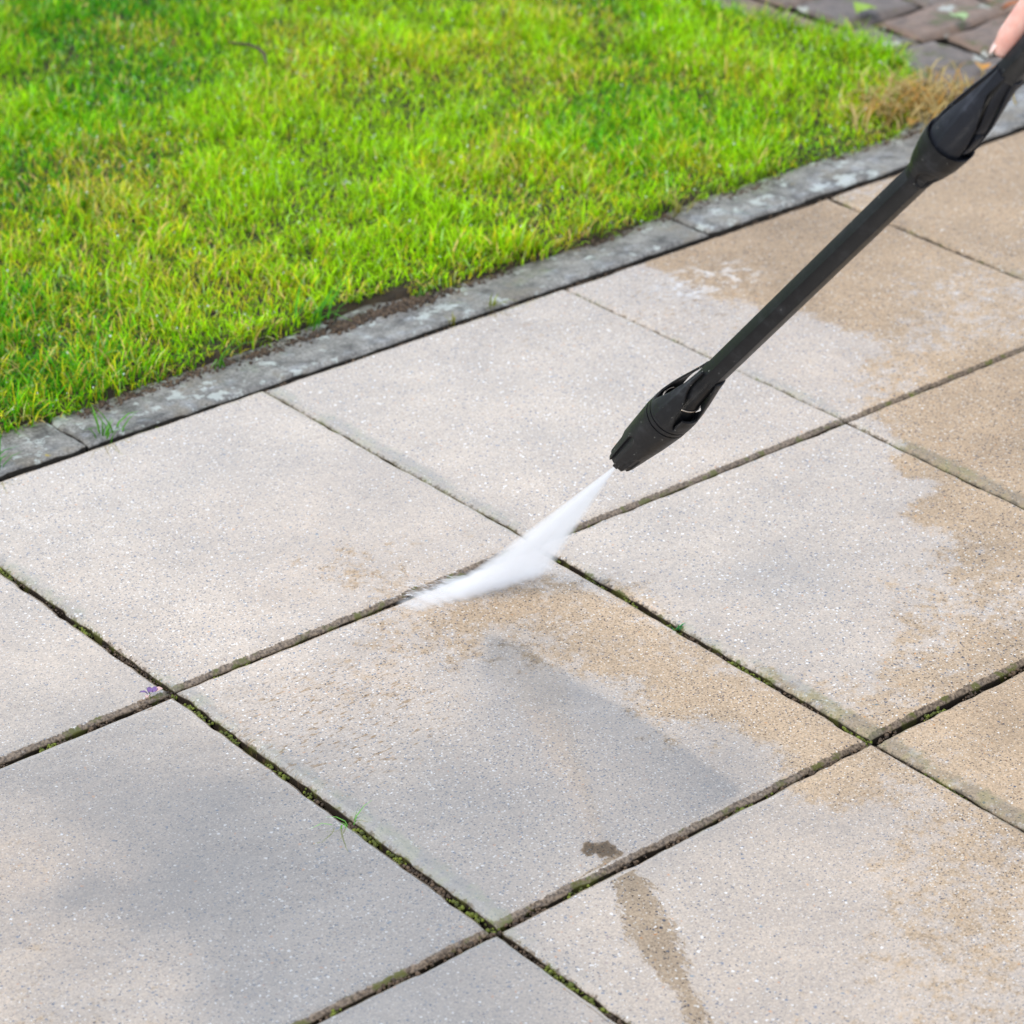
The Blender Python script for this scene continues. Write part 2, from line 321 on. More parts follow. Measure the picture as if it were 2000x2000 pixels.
# ------------------------------------------------------------------ slabs
EDGE = [0, .0010, .0025, .0045, .007, .010, .014]
def axis(n):
    a = np.array(EDGE) / .5; m = np.linspace(.036, .964, n)
    return np.concatenate([a, m, 1 - a[::-1]])
def slab(name, c, ins, z0, tilt, n, mat, seed, chamfer=.0035, cw=.008, front=.9, side=.8, rough=0.0):
    """c: corners SW SE NE NW; ins: gap taken off S E N W"""
    c = [np.array(p, float) for p in c]
    def off(a, b, d):
        e = b - a; nrm = np.array([-e[1], e[0]]) / np.hypot(*e); return a + nrm * d, b + nrm * d
    lines = [off(c[i], c[(i + 1) % 4], ins[i]) for i in range(4)]
    def inter(l1, l2):
        p, q = l1; r, s_ = l2; d1 = q - p; d2 = s_ - r
        t_ = ((r[0] - p[0]) * d2[1] - (r[1] - p[1]) * d2[0]) / (d1[0] * d2[1] - d1[1] * d2[0]); return p + d1 * t_
    k = [inter(lines[3], lines[0]), inter(lines[0], lines[1]), inter(lines[1], lines[2]), inter(lines[2], lines[3])]
    sx = np.hypot(*(k[1] - k[0])); sy = np.hypot(*(k[3] - k[0]))
    A = axis(n) if sx > .3 else np.concatenate([np.array(EDGE) / sx, np.linspace(.02 / sx, 1 - .02 / sx, max(4, n // 4)), 1 - np.array(EDGE)[::-1] / sx])
    B = axis(n) if sy > .3 else np.concatenate([np.array(EDGE) / sy, np.linspace(.02 / sy, 1 - .02 / sy, max(4, n // 4)), 1 - np.array(EDGE)[::-1] / sy])
    if sx > .7: A = np.concatenate([np.array(EDGE) / sx, np.linspace(.02 / sx, 1 - .02 / sx, n * 2), 1 - np.array(EDGE)[::-1] / sx])
    a, b = np.meshgrid(A, B, indexing='xy'); na, nb_ = len(A), len(B)
    X = ((1 - a) * (1 - b))[..., None] * k[0] + (a * (1 - b))[..., None] * k[1] + (a * b)[..., None] * k[2] + ((1 - a) * b)[..., None] * k[3]
    x, y = X[..., 0].copy(), X[..., 1].copy()
    dW, dE, dS, dN = a * sx, (1 - a) * sx, b * sy, (1 - b) * sy
    # chipped outline
    def jag(u, s_): return (fbm(u * 55 + s_, np.full_like(u, s_ * 3.1), 5) - .42) * .0045 + sstep(.70, .86, vnoise(u * 38 + s_, u * 0 + s_)) * .0022
    def pull(d): return np.clip(1 - d / .012, 0, 1) ** 1.5
    x += jag(y, seed + 1) * pull(dW) - jag(y, seed + 2) * pull(dE)
    y += jag(x, seed + 3) * pull(dS) - jag(x, seed + 4) * pull(dN)
    fs = 1 + .5 * (front > .5)
    def prof(d, w_): return np.clip(1 - d / w_, 0, 1) ** 2.2
    drop = np.maximum.reduce([prof(dS, cw * fs * (1 + .5 * (fbm(x * 30, y * 0 + seed) - .5))) * fs, prof(dN, cw), prof(dW, cw), prof(dE, cw)]) * chamfer
    z = z0 + tilt[0] * (a - .5) + tilt[1] * (b - .5) - drop + (fbm(x * 14, y * 14) - .5) * .0010 + rough * (fbm(x * 45, y * 45) - .5)
    V = np.stack([x, y, z], -1).reshape(-1, 3); nv = len(V)
    idx = np.arange(nv).reshape(nb_, na)
    q = np.stack([idx[:-1, :-1], idx[:-1, 1:], idx[1:, 1:], idx[1:, :-1]], -1).reshape(-1, 4)
    ring = np.concatenate([idx[0, :], idx[1:, -1], idx[-1, -2::-1], idx[-2:0:-1, 0]]); m = len(ring); j = np.arange(m); jn = (j + 1) % m
    low = V[ring].copy(); low[:, 2] = z0 - .06; mid = V[ring].copy(); mid[:, 2] -= .0016 + .0022 * fbm(mid[:, 0] * 45, mid[:, 1] * 45 + seed)
    V2 = np.concatenate([V, mid, low])
    q2 = np.stack([nv + j, nv + jn, ring[jn], ring[j]], -1); q3 = np.stack([nv + m + j, nv + m + jn, nv + jn, nv + j], -1)
    Q = np.concatenate([q, q2, q3])
    me = npmesh(name, V2, Q.ravel(), np.arange(len(Q)) * 4, np.full(len(Q), 4))
    xx, yy = V2[:, 0], V2[:, 1]
    lum, warm, film, rip, painted_shine = fields(xx, yy)
    def pad(v, f=1.0): return np.concatenate([v.ravel(), np.full(2 * m, f)])
    nb1 = fbm(x * 40, y * 40); wS = .0068 * (1 + .5 * (fbm(x * 12, y * 0 + seed) - .5))
    brown = np.maximum(front * sstep(1.2, .6, dS / wS), .55 * sstep(.006, .0, np.minimum.reduce([dN, dE, dW])))
    patch = sstep(.30, .62, fbm(x * 7 + seed, y * 7))
    moss = np.maximum(side * sstep(.040, .0, dW) * (.45 + .75 * patch), .75 * sstep(.012, .0, np.minimum(dE, dN)) * patch)
    attr(me, 'lum', lum * (1 + .0 * xx)); attr(me, 'warm', warm); attr(me, 'film', film); attr(me, 'ripple', rip); attr(me, 'painted_shine', painted_shine)
    attr(me, 'brown', pad(brown, .9)); attr(me, 'moss', pad(moss, .6))
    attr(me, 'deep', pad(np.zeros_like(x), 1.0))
    attr(me, 'soil', pad(sstep(.035, .0, dN + (nb1 - .5) * .03), .5))
    return link(name, me, mat)

GX = {-2: -1.0, -1: -.5, 0: 0.0, 1: .5, 2: 1.0, 3: 1.5, 4: 2.0, 5: 2.5, 6: 3.0, 7: 3.5}
GY = {0: 0.0, 1: -.533, 2: -1.066, 3: -1.60, 4: -2.133}
FIX = {(2, 0): (.995, -.002), (3, 0): (1.495, -.004), (4, 0): (2.002, -.003), (1, 1): (.502, -.531), (2, 1): (1.001, -.532),
       (3, 1): (1.501, -.535), (1, 2): (.5005, -1.068), (2, 2): (.9995, -1.066)}
def cor(u, v): return FIX.get((u, v), (GX[u], GY[v]))
LAB = {
 (0, 0): 'pale slab cut off by the left edge of the photo, above the dark joint',
 (1, 0): 'pale slab with a brownish wet stain, left of the spray and below the lawn kerb',
 (2, 0): 'brightest pale slab along the kerb, behind the nozzle of the lance',
 (3, 0): 'slab with a painted tan reflection and ruffled water, behind the middle of the lance',
 (4, 0): 'tan slab along the kerb under the upper coupling, cut by the right edge',
 (0, 1): 'large dark grey soaked slab filling the lower left corner of the photo',
 (1, 1): 'central slab with a soaked grey wedge below the spray and a small painted brown nozzle reflection',
 (2, 1): 'pale slab right of the spray whose right side is tan and speckled',
 (3, 1): 'tan slab cut by the right edge, below the lance and above a mossy joint',
 (0, 2): 'dark grey slab at the bottom edge, left of the tan streak',
 (1, 2): 'large pale beige slab at the bottom right crossed by a tan lance reflection',
 (2, 2): 'speckled tan slab corner at the right edge below the thick dark joint',
}
SP = {  # per-slab: gaps S E N W, height, n
 (1, 1): ((.0026, .0026, .0014, .0030), .000), (0, 1): ((.0036, .0028, .0048, .003), -.0015), (1, 0): ((.0012, .0016, .0008, .0016), .003),
 (0, 0): ((.0045, .0018, .0008, .003), -.001), (2, 0): ((.0016, .0007, .0006, .0014), .002), (3, 0): ((.0010, .0008, .0012, .0007), .001),
 (2, 1): ((.0040, .0014, .0016, .0018), .001), (1, 2): ((.003, .0020, .0022, .0034), -.001), (2, 2): ((.003, .003, .0042, .0018), -.002),
 (0, 2): ((.003, .0030, .0042, .003), -.002), (3, 1): ((.003, .003, .0012, .0014), .0), (4, 0): ((.001, .001, .002, .0008), .001),
}
r2 = random.Random(8)
for v in (0, 1, 2, 3):
    for u in range(-2, 7):
        vis = (u, v) in LAB
        ins, z0 = SP.get((u, v), ((.003, .003, .003, .003), 0.0))
        c = [cor(u, v + 1), cor(u + 1, v + 1), cor(u + 1, v), cor(u, v)]
        o = slab('paving_slab', c, ins, z0, (r2.uniform(-.002, .002), r2.uniform(-.002, .002)), 96 if vis else 24, PAVE, 3.7 * u + 11.3 * v + 20,
                 side=.95 if v > 0 or u in (2,) else .6)
        ext = {(-1, 0): 'slab beyond the left edge beside the kerb', (-1, 1): 'slab beyond the lower left corner', (5, 0): 'kerbside slab beyond the right edge behind the coupling',
               (4, 1): 'slab beyond the right edge next to the tan slab', (3, 2): 'slab beyond the lower right corner', (5, 1): 'farthest slab beyond the right edge'}
        tag(o, LAB.get((u, v)) or ext.get((u, v)) or 'plain paving slab outside the picture, %s row from the kerb, %s slab from the left end' % (['first', 'second', 'third', 'fourth'][v], ['first', 'second', 'third', 'fourth', 'fifth', 'sixth', 'seventh', 'eighth', 'ninth'][u + 2]), 'paving slab', 'square concrete paving slabs of the terrace')

# ---- kerb stones
KJ = [-1.32, -.295, .736, 1.772, 2.80, 3.83]
KL = ['kerb stone beyond the left edge of the photo', 'kerb stone at the left edge with grass tufts growing over it',
      'middle kerb stone with white lichen spots between two joints, along the pale slabs', 'kerb stone ending behind the upper coupling of the lance',
      'kerb stone at the right edge behind the lance coupling']
for i in range(5):
    x0, x1 = KJ[i], KJ[i + 1]
    o = slab('kerb_stone', [(x0, .002), (x1, .002), (x1, .135), (x0, .135)], (.0008, .0012, .001, .0012), .003 + .002 * (i % 2), (0, -.004), 60, KERB, 77 + i * 5,
             chamfer=.004, cw=.007, front=.2, side=.2, rough=.003)
    tag(o, KL[i], 'kerb stone', 'kerb stones between lawn and terrace')

# crumbs of soil and moss caught in the joints and along the back of the kerb
cx, cy, cz, cs, cc = [], [], [], [], []
def crumbs(p, q, n, spread, z, smax, mossy):
    t_ = rng.random(n); cl = vnoise(t_ * 23 + p[0] * 7, t_ * 0 + q[1] * 5) > .38
    t_ = t_[cl]; n = len(t_)
    cx.append(p[0] + (q[0] - p[0]) * t_ + rng.normal(0, spread, n)); cy.append(p[1] + (q[1] - p[1]) * t_ + rng.normal(0, spread, n))
    cz.append(rng.uniform(z - .002, z + .001, n)); cs.append(rng.uniform(.0008, smax, n) * rng.uniform(.6, 1, n))
    k_ = rng.random(n)[:, None]; mz = (vnoise(t_ * 9 + 4, t_ * 0 + p[1])[:, None] < mossy)
    cc.append(np.where(mz, np.array([[.07, .085, .008]]) * (.5 + 1.6 * k_), np.array([[.050, .033, .020]]) * (.4 + 1.9 * k_)))
for u_ in (1, 2, 3, 4): crumbs(cor(u_, 0), cor(u_, 1), 260, .0016, -.005, .0028, .45 if u_ < 3 else .3)
for u_ in (1, 2, 3): crumbs(cor(u_, 1), cor(u_, 2), 420, .0020, -.006, .0034, .62)
for u_ in (1, 2): crumbs(cor(u_, 2), cor(u_, 3), 420, .0022, -.007, .0034, .55)
for v_ in (1, 2):
    for u_ in (0, 1, 2, 3): crumbs(cor(u_, v_), cor(u_ + 1, v_), 420, .0022, -.006, .0032, .40)
crumbs((.4, 0), (2.6, 0), 1100, .0012, -.003, .0024, .15)
crumbs((.45, .086), (2.3, .086), 3000, .0065, .003, .0042, .05); crumbs((1.17, .085), (1.33, .085), 700, .008, .004, .005, 0)
cx, cy, cz, cs, cc = [np.concatenate(a_) for a_ in (cx, cy, cz, cs, cc)]
_ic = bmesh.new(); bmesh.ops.create_icosphere(_ic, subdivisions=1, radius=1)
_iv = np.array([v.co[:] for v in _ic.verts]); _if = np.array([[q_.index for q_ in f_.verts] for f_ in _ic.faces]); _ic.free()
n = len(cx); VV = np.stack([cx, cy, cz], -1)[:, None, :] + _iv[None] * cs[:, None, None] * rng.uniform(.55, 1.35, (n, len(_iv), 1))
FF = (_if[None] + (np.arange(n) * len(_iv))[:, None, None]).reshape(-1, 3)
me = npmesh('joint_moss_and_soil', VV.reshape(-1, 3), FF.ravel(), np.arange(len(FF)) * 3, np.full(len(FF), 3)); cattr(me, 'tone', np.repeat(cc, len(_iv), 0))
t = NT('moss_and_soil'); o = link('joint_moss_and_soil', me, t.fin(t.pr(t.attr('tone').outputs['Color'], .8)))
tag(o, 'crumbs of soil and moss in the joints and behind the kerb', 'moss', kind='stuff')

# ------------------------------------------------------------------ old stone setts at the top right
t = NT('old_stone'); P = t.pos
rnd = t.n('ShaderNodeObjectInfo').outputs['Random']
c = t.ramp(rnd, [(0, (.085, .075, .070)), (.35, (.14, .10, .075)), (.6, (.19, .12, .08)), (1, (.13, .11, .095))])
c = t.mix(.9, c, t.ramp(t.noise(P, 30, 6, .7), [(.3, .25), (.7, .78)]), 'OVERLAY')
c = t.mix(t.step(t.noise(P, 17, 5, .6), .54, .64), c, (.09, .09, .025))
v_ = t.vor(P, 15); s_ = t.n('ShaderNodeSeparateColor'); t.l(v_.outputs['Color'], s_.inputs[0])
d_ = t.math('ADD', v_.outputs['Distance'], t.math('MULTIPLY', t.math('SUBTRACT', t.noise(P, 60, 5, .7), .5), .8))
c = t.mix(t.math('MULTIPLY', t.math('LESS_THAN', s_.outputs[0], .55), t.math('SUBTRACT', 1.0, t.step(d_, .20, .30))), c, (.38, .39, .35))
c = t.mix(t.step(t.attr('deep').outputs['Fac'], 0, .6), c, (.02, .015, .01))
STONE = t.fin(t.pr(c, .45, t.bump(t.noise(P, 90, 6, .65), .9, .006)))
rr = random.Random(5)
rows = [.142, .262, .385, .512, .655, .80, .96, 1.13, 1.3]
k = 0
pos_lab = ['rough brown sett beside the dry straw', 'grey sett behind the finger']
for ri in range(len(rows) - 1):
    x = 2.44 + rr.uniform(-.08, .05) if ri < 2 else 2.37 + rr.uniform(-.06, .05)
    ci = 0
    while x < 3.55:
        wd = rr.uniform(.17, .27)
        j = lambda: rr.uniform(-.012, .012)
        cs = [(x + j(), rows[ri] + j()), (x + wd + j(), rows[ri] + j()), (x + wd + j(), rows[ri + 1] + j()), (x + j(), rows[ri + 1] + j())]
        o = slab('stone_sett', cs, (.005, .005, .005, .005), rr.uniform(-.004, .004), (rr.uniform(-.004, .004), rr.uniform(-.004, .004)), 14, STONE, 200 + k * 3, chamfer=.006, cw=.012, rough=.012)
        place = ['first', 'second', 'third', 'fourth', 'fifth', 'sixth', 'seventh'][ci]
        rn = ['front', 'second', 'third', 'fourth', 'fifth', 'sixth', 'seventh', 'rearmost'][ri]
        tag(o, 'rough weathered stone sett, %s from the lawn in the %s course behind the kerb' % (place, rn), 'stone sett', 'old stone setts beyond the lawn')
        x += wd; ci += 1; k += 1

# ------------------------------------------------------------------ lawn
LAWN = [(-1.6, .098), (.30, .098), (.556, .094), (.67, .098), (.831, .104), (.976, .108), (1.077, .110), (1.18, .122), (1.25, .126), (1.309, .105), (1.42, .096), (1.651, .090),
        (1.831, .106), (2.044, .104), (2.247, .096), (2.375, .170), (2.49, .30), (2.49, .50), (2.45, .70), (2.40, 1.0), (2.42, 1.5), (2.5, 3.4), (-1.6, 3.4)]
LP = np.array(LAWN); LP[:16, 1] -= .010
t = NT('lawn_soil'); P = t.pos
c = t.mix(t.ramp(t.noise(P, 30, 5, .6), [(.4, 0), (.62, 1)]), (.022, .014, .008), (.060, .040, .018))
SOIL = t.fin(t.pr(c, .9, t.bump(t.noise(P, 150, 5, .7), 1, .01)))
def lawn_h(x, y): return .012 + .018 * (fbm(x * 2.2, y * 2.2) - .5) + .010 * (fbm(x * 9, y * 9) - .5)
gx = np.arange(-1.6, 2.8, .02); gy = np.arange(.05, 3.42, .02)
a, b = np.meshgrid(gx, gy); dd = polydist(LP, a.ravel() + (fbm(a.ravel() * 25, b.ravel() * 25) - .5) * .02, b.ravel()).reshape(a.shape)
z = np.where(dd > 0, lawn_h(a, b) * sstep(0, .012, dd), -.05 * sstep(0, -.02, dd))
V = np.stack([a, b, z], -1).reshape(-1, 3); idx = np.arange(len(V)).reshape(a.shape)
q = np.stack([idx[:-1, :-1], idx[:-1, 1:], idx[1:, 1:], idx[1:, :-1]], -1).reshape(-1, 4)
keep = dd.ravel()[q].max(1) > -.03; q = q[keep]
lawn = link('lawn_ground', npmesh('lawn_ground', V, q.ravel(), np.arange(len(q)) * 4, np.full(len(q), 4)), SOIL)
tag(lawn, kind='structure')

t = NT('grass_blade')
gc = t.attr('tone').outputs['Color']
p1 = t.pr(gc, .5, Specular_IOR_Level=.14)
tr = t.n('ShaderNodeBsdfTranslucent'); t.l(t.mix(1.0, gc, (1.0, 1.0, .55), 'MULTIPLY'), tr.inputs[0])
ms = t.n('ShaderNodeMixShader'); ms.inputs[0].default_value = .38; t.l(p1.outputs[0], ms.inputs[1]); t.l(tr.outputs[0], ms.inputs[2])
GRASS = t.fin(ms)

def blades(name, bx, by, bz, h, wd, lean, az, cols, mat=None, curl=1.0):
    n = len(bx); T = np.array([0, .38, .72, 1.0]); Wd = np.array([1, .85, .55, .06])
    dx, dy = np.cos(az), np.sin(az); px, py = -dy, dx
    tw = rng.normal(0, .5, n); px, py = np.cos(az + 1.57 + tw), np.sin(az + 1.57 + tw)
    V = np.zeros((n, 8, 3), np.float32)
    for i in range(4):
        off = lean * h * T[i] ** (1 + curl * .8); zz = h * T[i] * np.sqrt(np.clip(1 - (lean * T[i] ** .9) ** 2 * .8, .05, 1))
        for s_, k in ((-1, 0), (1, 1)):
            V[:, i * 2 + k, 0] = bx + dx * off + s_ * px * wd * Wd[i] / 2
            V[:, i * 2 + k, 1] = by + dy * off + s_ * py * wd * Wd[i] / 2
            V[:, i * 2 + k, 2] = bz + zz
    base = (np.arange(n) * 8)[:, None, None]
    q = np.array([[0, 1, 3, 2], [2, 3, 5, 4], [4, 5, 7, 6]])[None] + base
    q = q.reshape(-1, 4)
    me = npmesh(name, V.reshape(-1, 3), q.ravel(), np.arange(len(q)) * 4, np.full(len(q), 4))
    shade = np.array([.72, .9, 1.0, 1.08])
    C = np.repeat(cols[:, None, :], 8, 1) * np.repeat(shade, 2)[None, :, None]
    cattr(me, 'tone', C.reshape(-1, 3))
    return me

def lawn_patch(n, x0, x1, y0, y1, dens_edge=True):
    x = rng.uniform(x0, x1, n); y = rng.uniform(y0, y1, n)
    # clumping
    x += rng.normal(0, .004, n); y += rng.normal(0, .004, n)
    d = polydist(LP, x, y)
    thin = fbm(x * 11 + 3, y * 11)
    k = (d > .002) & (rng.random(n) < .45 + 1.1 * thin)
    # bare soil notch in the turf edge
    notch = (x > 1.18) & (x < 1.31) & (y < .118 + .02 * fbm(x * 40, y)); k &= ~notch
    return x[k], y[k], d[k]
BIAS = gnd
def grass(n, x0, x1, y0, y1, hs=1.0, ws=1.0):
    x, y, d = lawn_patch(n, x0, x1, y0, y1); m = len(x)
    z = lawn_h(x, y) * sstep(0, .012, d) - .004
    big = fbm(x * 2.6 + 5, y * 2.6 + 1); mid = fbm(x * 8 + 9, y * 8 + 40); r = rng.random(m)
    h = rng.uniform(.011, .030, m) * (.75 + .7 * sstep(.35, .65, mid)) * hs; wd = rng.uniform(.0014, .0028, m) * ws
    coarse = sstep(.60, .72, fbm(x * 6 + 90, y * 6 + 2)) * (r < .45)
    h *= 1 + .35 * coarse; wd *= 1 + .5 * coarse
    lean = np.clip(rng.normal(.68, .24, m), .05, .98); az = rng.uniform(0, 2 * np.pi, m)
    ed = d < .035
    az = np.where(ed & (rng.random(m) < .6), -np.pi / 2 + rng.normal(0, .7, m), az); h = np.where(ed, h * (.75 + .8 * sstep(.45, .75, fbm(x * 14, y * 3 + 8))), h)
    green = np.array([.120, .46, .004]); deep = np.array([.065, .33, .005]); lime = np.array([.36, .66, .004]); straw = np.array([.72, .52, .18]); yel = np.array([.60, .58, .02])
    f = sstep(.24, .60, big + .35 * (rng.random(m) - .5) + .25 * (mid - .5))
    c = deep + (green - deep) * sstep(0, .5, f)[:, None]; c = c + (lime - c) * sstep(.22, .9, f)[:, None]
    ys = rng.random(m); ypatch = sstep(.52, .72, fbm(x * 5 + 70, y * 5 + 33))
    for (px_, py_, s__) in ((390, 515, .10), (90, 640, .12), (60, 400, .16), (1050, 470, .07), (1650, 180, .06)):
        g_ = gnd(px_, py_, .03); ypatch = np.clip(ypatch + .85 * np.exp(-((x - g_.x) ** 2 + (y - g_.y) ** 2) / (2 * s__ ** 2)), 0, 1.6)
    c = np.where((ys < .08 + .24 * ypatch)[:, None], yel, c)
    c = np.where((ys > 1 - .025 - .09 * ypatch - .05 * ed)[:, None], straw, c)
    c = c * rng.uniform(.42, 1.65, (m, 1))
    pale = rng.random(m) < .045; c = np.where(pale[:, None], c * .5 + np.array([.30, .42, .22]), c)
    return x, y, z, h, wd, lean, az, c
parts = [grass(230000, .45, 2.75, .08, 1.75), grass(30000, -.3, .45, .08, 1.9, 1.1, 1.4), grass(34000, .3, 2.8, 1.75, 3.2, 1.1, 1.6)]
A_ = [np.concatenate([p[i] for p in parts]) for i in range(8)]
gr = link('lawn_grass', blades('lawn_grass', *A_), GRASS, smooth=False)
tag(gr, 'bright green mown lawn with yellowish patches beside the kerb', 'grass', kind='stuff')
print('blades', len(A_[0]))

# dead straw-coloured grass in the corner of the lawn
n = 520; sx_, sy_ = rng.normal(2.35, .06, n), rng.normal(.155, .045, n)
sc_c = np.where(rng.random((n, 1)) < .25, np.array([[.55, .30, .07]]), np.array([[.52, .40, .17]])) * rng.uniform(.7, 1.3, (n, 1))
st = link('dry_grass', blades('dry_grass', sx_, sy_, np.full(n, .004) + rng.uniform(0, .02, n), rng.uniform(.02, .06, n), rng.uniform(.0022, .0042, n), rng.uniform(.88, 1.0, n), rng.uniform(0, 6.28, n), sc_c), GRASS, smooth=False)
tag(st, 'dead straw coloured grass at the corner of the lawn behind the coupling', 'dry grass', kind='stuff')

# dew drops on the blades
t = NT('dew'); DEW = t.fin(t.pr((.9, .95, .9), .05, Transmission_Weight=.6, IOR=1.33, Specular_IOR_Level=.9))
n = 1800; ids = rng.choice(len(A_[0]), n, replace=False)
ico = bmesh.new(); bmesh.ops.create_icosphere(ico, subdivisions=1, radius=1); ico.verts.ensure_lookup_table()
iv = np.array([v.co[:] for v in ico.verts]); iface = np.array([[q_.index for q_ in f_.verts] for f_ in ico.faces]); ico.free()
cen = np.stack([A_[0][ids] + np.cos(A_[6][ids]) * A_[5][ids] * A_[3][ids] * .7, A_[1][ids] + np.sin(A_[6][ids]) * A_[5][ids] * A_[3][ids] * .7, A_[2][ids] + A_[3][ids] * .86], -1)
VV = (cen[:, None, :] + iv[None] * rng.uniform(.0006, .0019, (n, 1, 1))).reshape(-1, 3)
FF = (iface[None] + (np.arange(n) * len(iv))[:, None, None]).reshape(-1, 3)
dw = link('dew_drops', npmesh('dew_drops', VV, FF.ravel(), np.arange(len(FF)) * 3, np.full(len(FF), 3)), DEW)
tag(dw, 'water drops hanging on the lawn grass', 'dew', kind='stuff')

# ------------------------------------------------------------------ small plants, twig, leaves
G1 = np.array([.10, .30, .03])
def tuft(name, label, x, y, n, h, w_, spread, col=G1, lean=.75, az=None, z=0.0, cat='grass tuft', group=None):
    a = rng.uniform(0, 6.28, n) if az is None else rng.normal(az, .7, n)
    me = blades(name, rng.normal(0, spread, n), rng.normal(0, spread * .4, n), np.full(n, -.004), rng.uniform(.55, 1, n) * h, np.full(n, w_) * rng.uniform(.7, 1.2, n),
                rng.uniform(lean - .3, min(lean + .25, .98), n), a, np.tile(col, (n, 1)) * rng.uniform(.7, 1.4, (n, 1)))
    o = link(name, me, GRASS, smooth=False); o.location = (x, y, z); tag(o, label, cat, group); return o
GT = 'grass tufts in the joints along the kerb'
tuft('grass_tuft', 'grass tuft in the joint at the left part of the kerb', .770, .012, 16, .050, .0028, .010, group=GT)
tuft('grass_tuft', 'grass tuft at the very left edge, at the end of the kerb', .600, .020, 26, .060, .0034, .016, col=np.array([.05, .24, .03]), group=GT)
tuft('grass_tuft', 'tuft with yellow and red blades in the kerb joint above the pale slab', 1.375, .006, 9, .038, .0040, .006, col=np.array([.22, .26, .04]), group=GT)
tuft('grass_tuft', 'tiny yellowish sprout in the kerb joint left of the larger tuft', 1.308, .004, 5, .024, .0042, .003, col=np.array([.35, .34, .05]), lean=.4, group=GT)
tuft('grass_tuft', 'straw and green tuft across the joint between two kerb stones', 1.792, .085, 18, .060, .0030, .010, col=np.array([.34, .32, .09]), group=GT)
tuft('grass_tuft', 'few loose green blades lying on the kerb near the first slab joint', .985, .085, 7, .075, .0028, .008, lean=.95, az=-1.2, group=GT)
tuft('grass_tuft', 'loose green blades hanging over the kerb beside the bare soil', 1.155, .112, 16, .085, .0034, .018, lean=.92, az=-.5, col=np.array([.08, .32, .02]), group=GT)
tuft('grass_tuft', 'thin green blades on the kerb right of the bare soil', 1.33, .095, 6, .075, .0026, .014, lean=.96, az=-1.9, group=GT)
tuft('joint_weed', 'bright green grass sprig in the joint of the lower left slabs', .498, -.841, 6, .034, .0020, .005, col=np.array([.22, .55, .12]), lean=.92, cat='weed', z=-.004)
tuft('joint_weed', 'tiny green sprout in the joint right of the spray', .999, -.772, 7, .012, .0022, .004, col=np.array([.05, .25, .08]), lean=.6, cat='weed')

def plain(name, col, rough=.6, **k): t = NT(name); return t.fin(t.pr(col, rough, **k))
# purple seedling in the joint
fl = bpy.data.objects.new('seedling', None); COL.objects.link(fl); fl.location = (.478, -.523, -.004)
tag(fl, 'tiny purple leaved seedling in the dark joint near the left slab corner', 'weed')
def leafmesh(L_, W_, bend=.3, seed=0, lobes=0):
    v, f = [], []; n = 9
    for i in range(n):
        u = i / (n - 1); ww = W_ * math.sin(math.pi * min(1, u * .96 + .03)) ** .8 * (1 + lobes * math.sin(u * 19 + seed))
        zc = bend * L_ * math.sin(u * math.pi) * .5
        for s_ in (-1, 0, 1): v.append((u * L_ - L_ / 2, s_ * ww / 2, zc + abs(s_) * W_ * .14 * (1 + .4 * math.sin(u * 7 + seed))))
    for i in range(n - 1):
        for k in (0, 1): a = i * 3 + k; f.append((a, a + 1, a + 4, a + 3))
    me = mesh('leaf', v, f); return me
PUR = plain('purple_leaf', (.16, .09, .24)); PNK = plain('pink_bud', (.55, .36, .33)); STM = plain('stem', (.10, .16, .02))
for i, (dx, dy, ang, m_) in enumerate([(-.006, .003, 2.6, PUR), (.002, .004, .9, PUR), (.007, .001, .2, PUR), (.010, -.002, -.5, PNK), (-.006, -.006, 3.8, PNK)]):
    o = link('leaf', leafmesh(.009, .006, .4, i), m_, fl); o.location = (dx, dy, .008); o.rotation_euler = (.2, -.3, ang)
me = mesh('stem', [(-.0006, 0, -.006), (.0006, 0, -.006), (0, .001, -.006), (-.0004, 0, .009), (.0004, 0, .009), (0, .0008, .009)], [(0, 1, 4, 3), (1, 2, 5, 4), (2, 0, 3, 5), (3, 4, 5)])
link('stem', me, STM, fl)

def tube(name, pts, rad, mat, parent=None, seg=8):
    v, f = [], []; pts = [Vector(p) for p in pts]
    for i, p in enumerate(pts):
        d = (pts[min(i + 1, len(pts) - 1)] - pts[max(i - 1, 0)]).normalized(); a_ = d.orthogonal().normalized() if i == 0 else (a_ - d * a_.dot(d)).normalized(); b_ = d.cross(a_)
        r = rad[i] if isinstance(rad, (list, tuple)) else rad
        for k in range(seg): an = 2 * math.pi * k / seg; v.append(p + (a_ * math.cos(an) + b_ * math.sin(an)) * r)
    for i in range(len(pts) - 1):
        for k in range(seg): f.append((i * seg + k, i * seg + (k + 1) % seg, (i + 1) * seg + (k + 1) % seg, (i + 1) * seg + k))
    f.append(tuple(range(seg - 1, -1, -1))); f.append(tuple((len(pts) - 1) * seg + k for k in range(seg)))
    return link(name, mesh(name, v, f), mat, parent)
tw = [gnd(*p, .052) for p in [(432, 80), (450, 82), (470, 84), (487, 91), (497, 101), (501, 114), (503, 122)]]
o = tube('twig', tw, [.0016, .0020, .0024, .0028, .0026, .0022, .0014], plain('bark', (.055, .032, .018), .7)); tag(o, 'short curved brown twig lying on the lawn', 'twig')
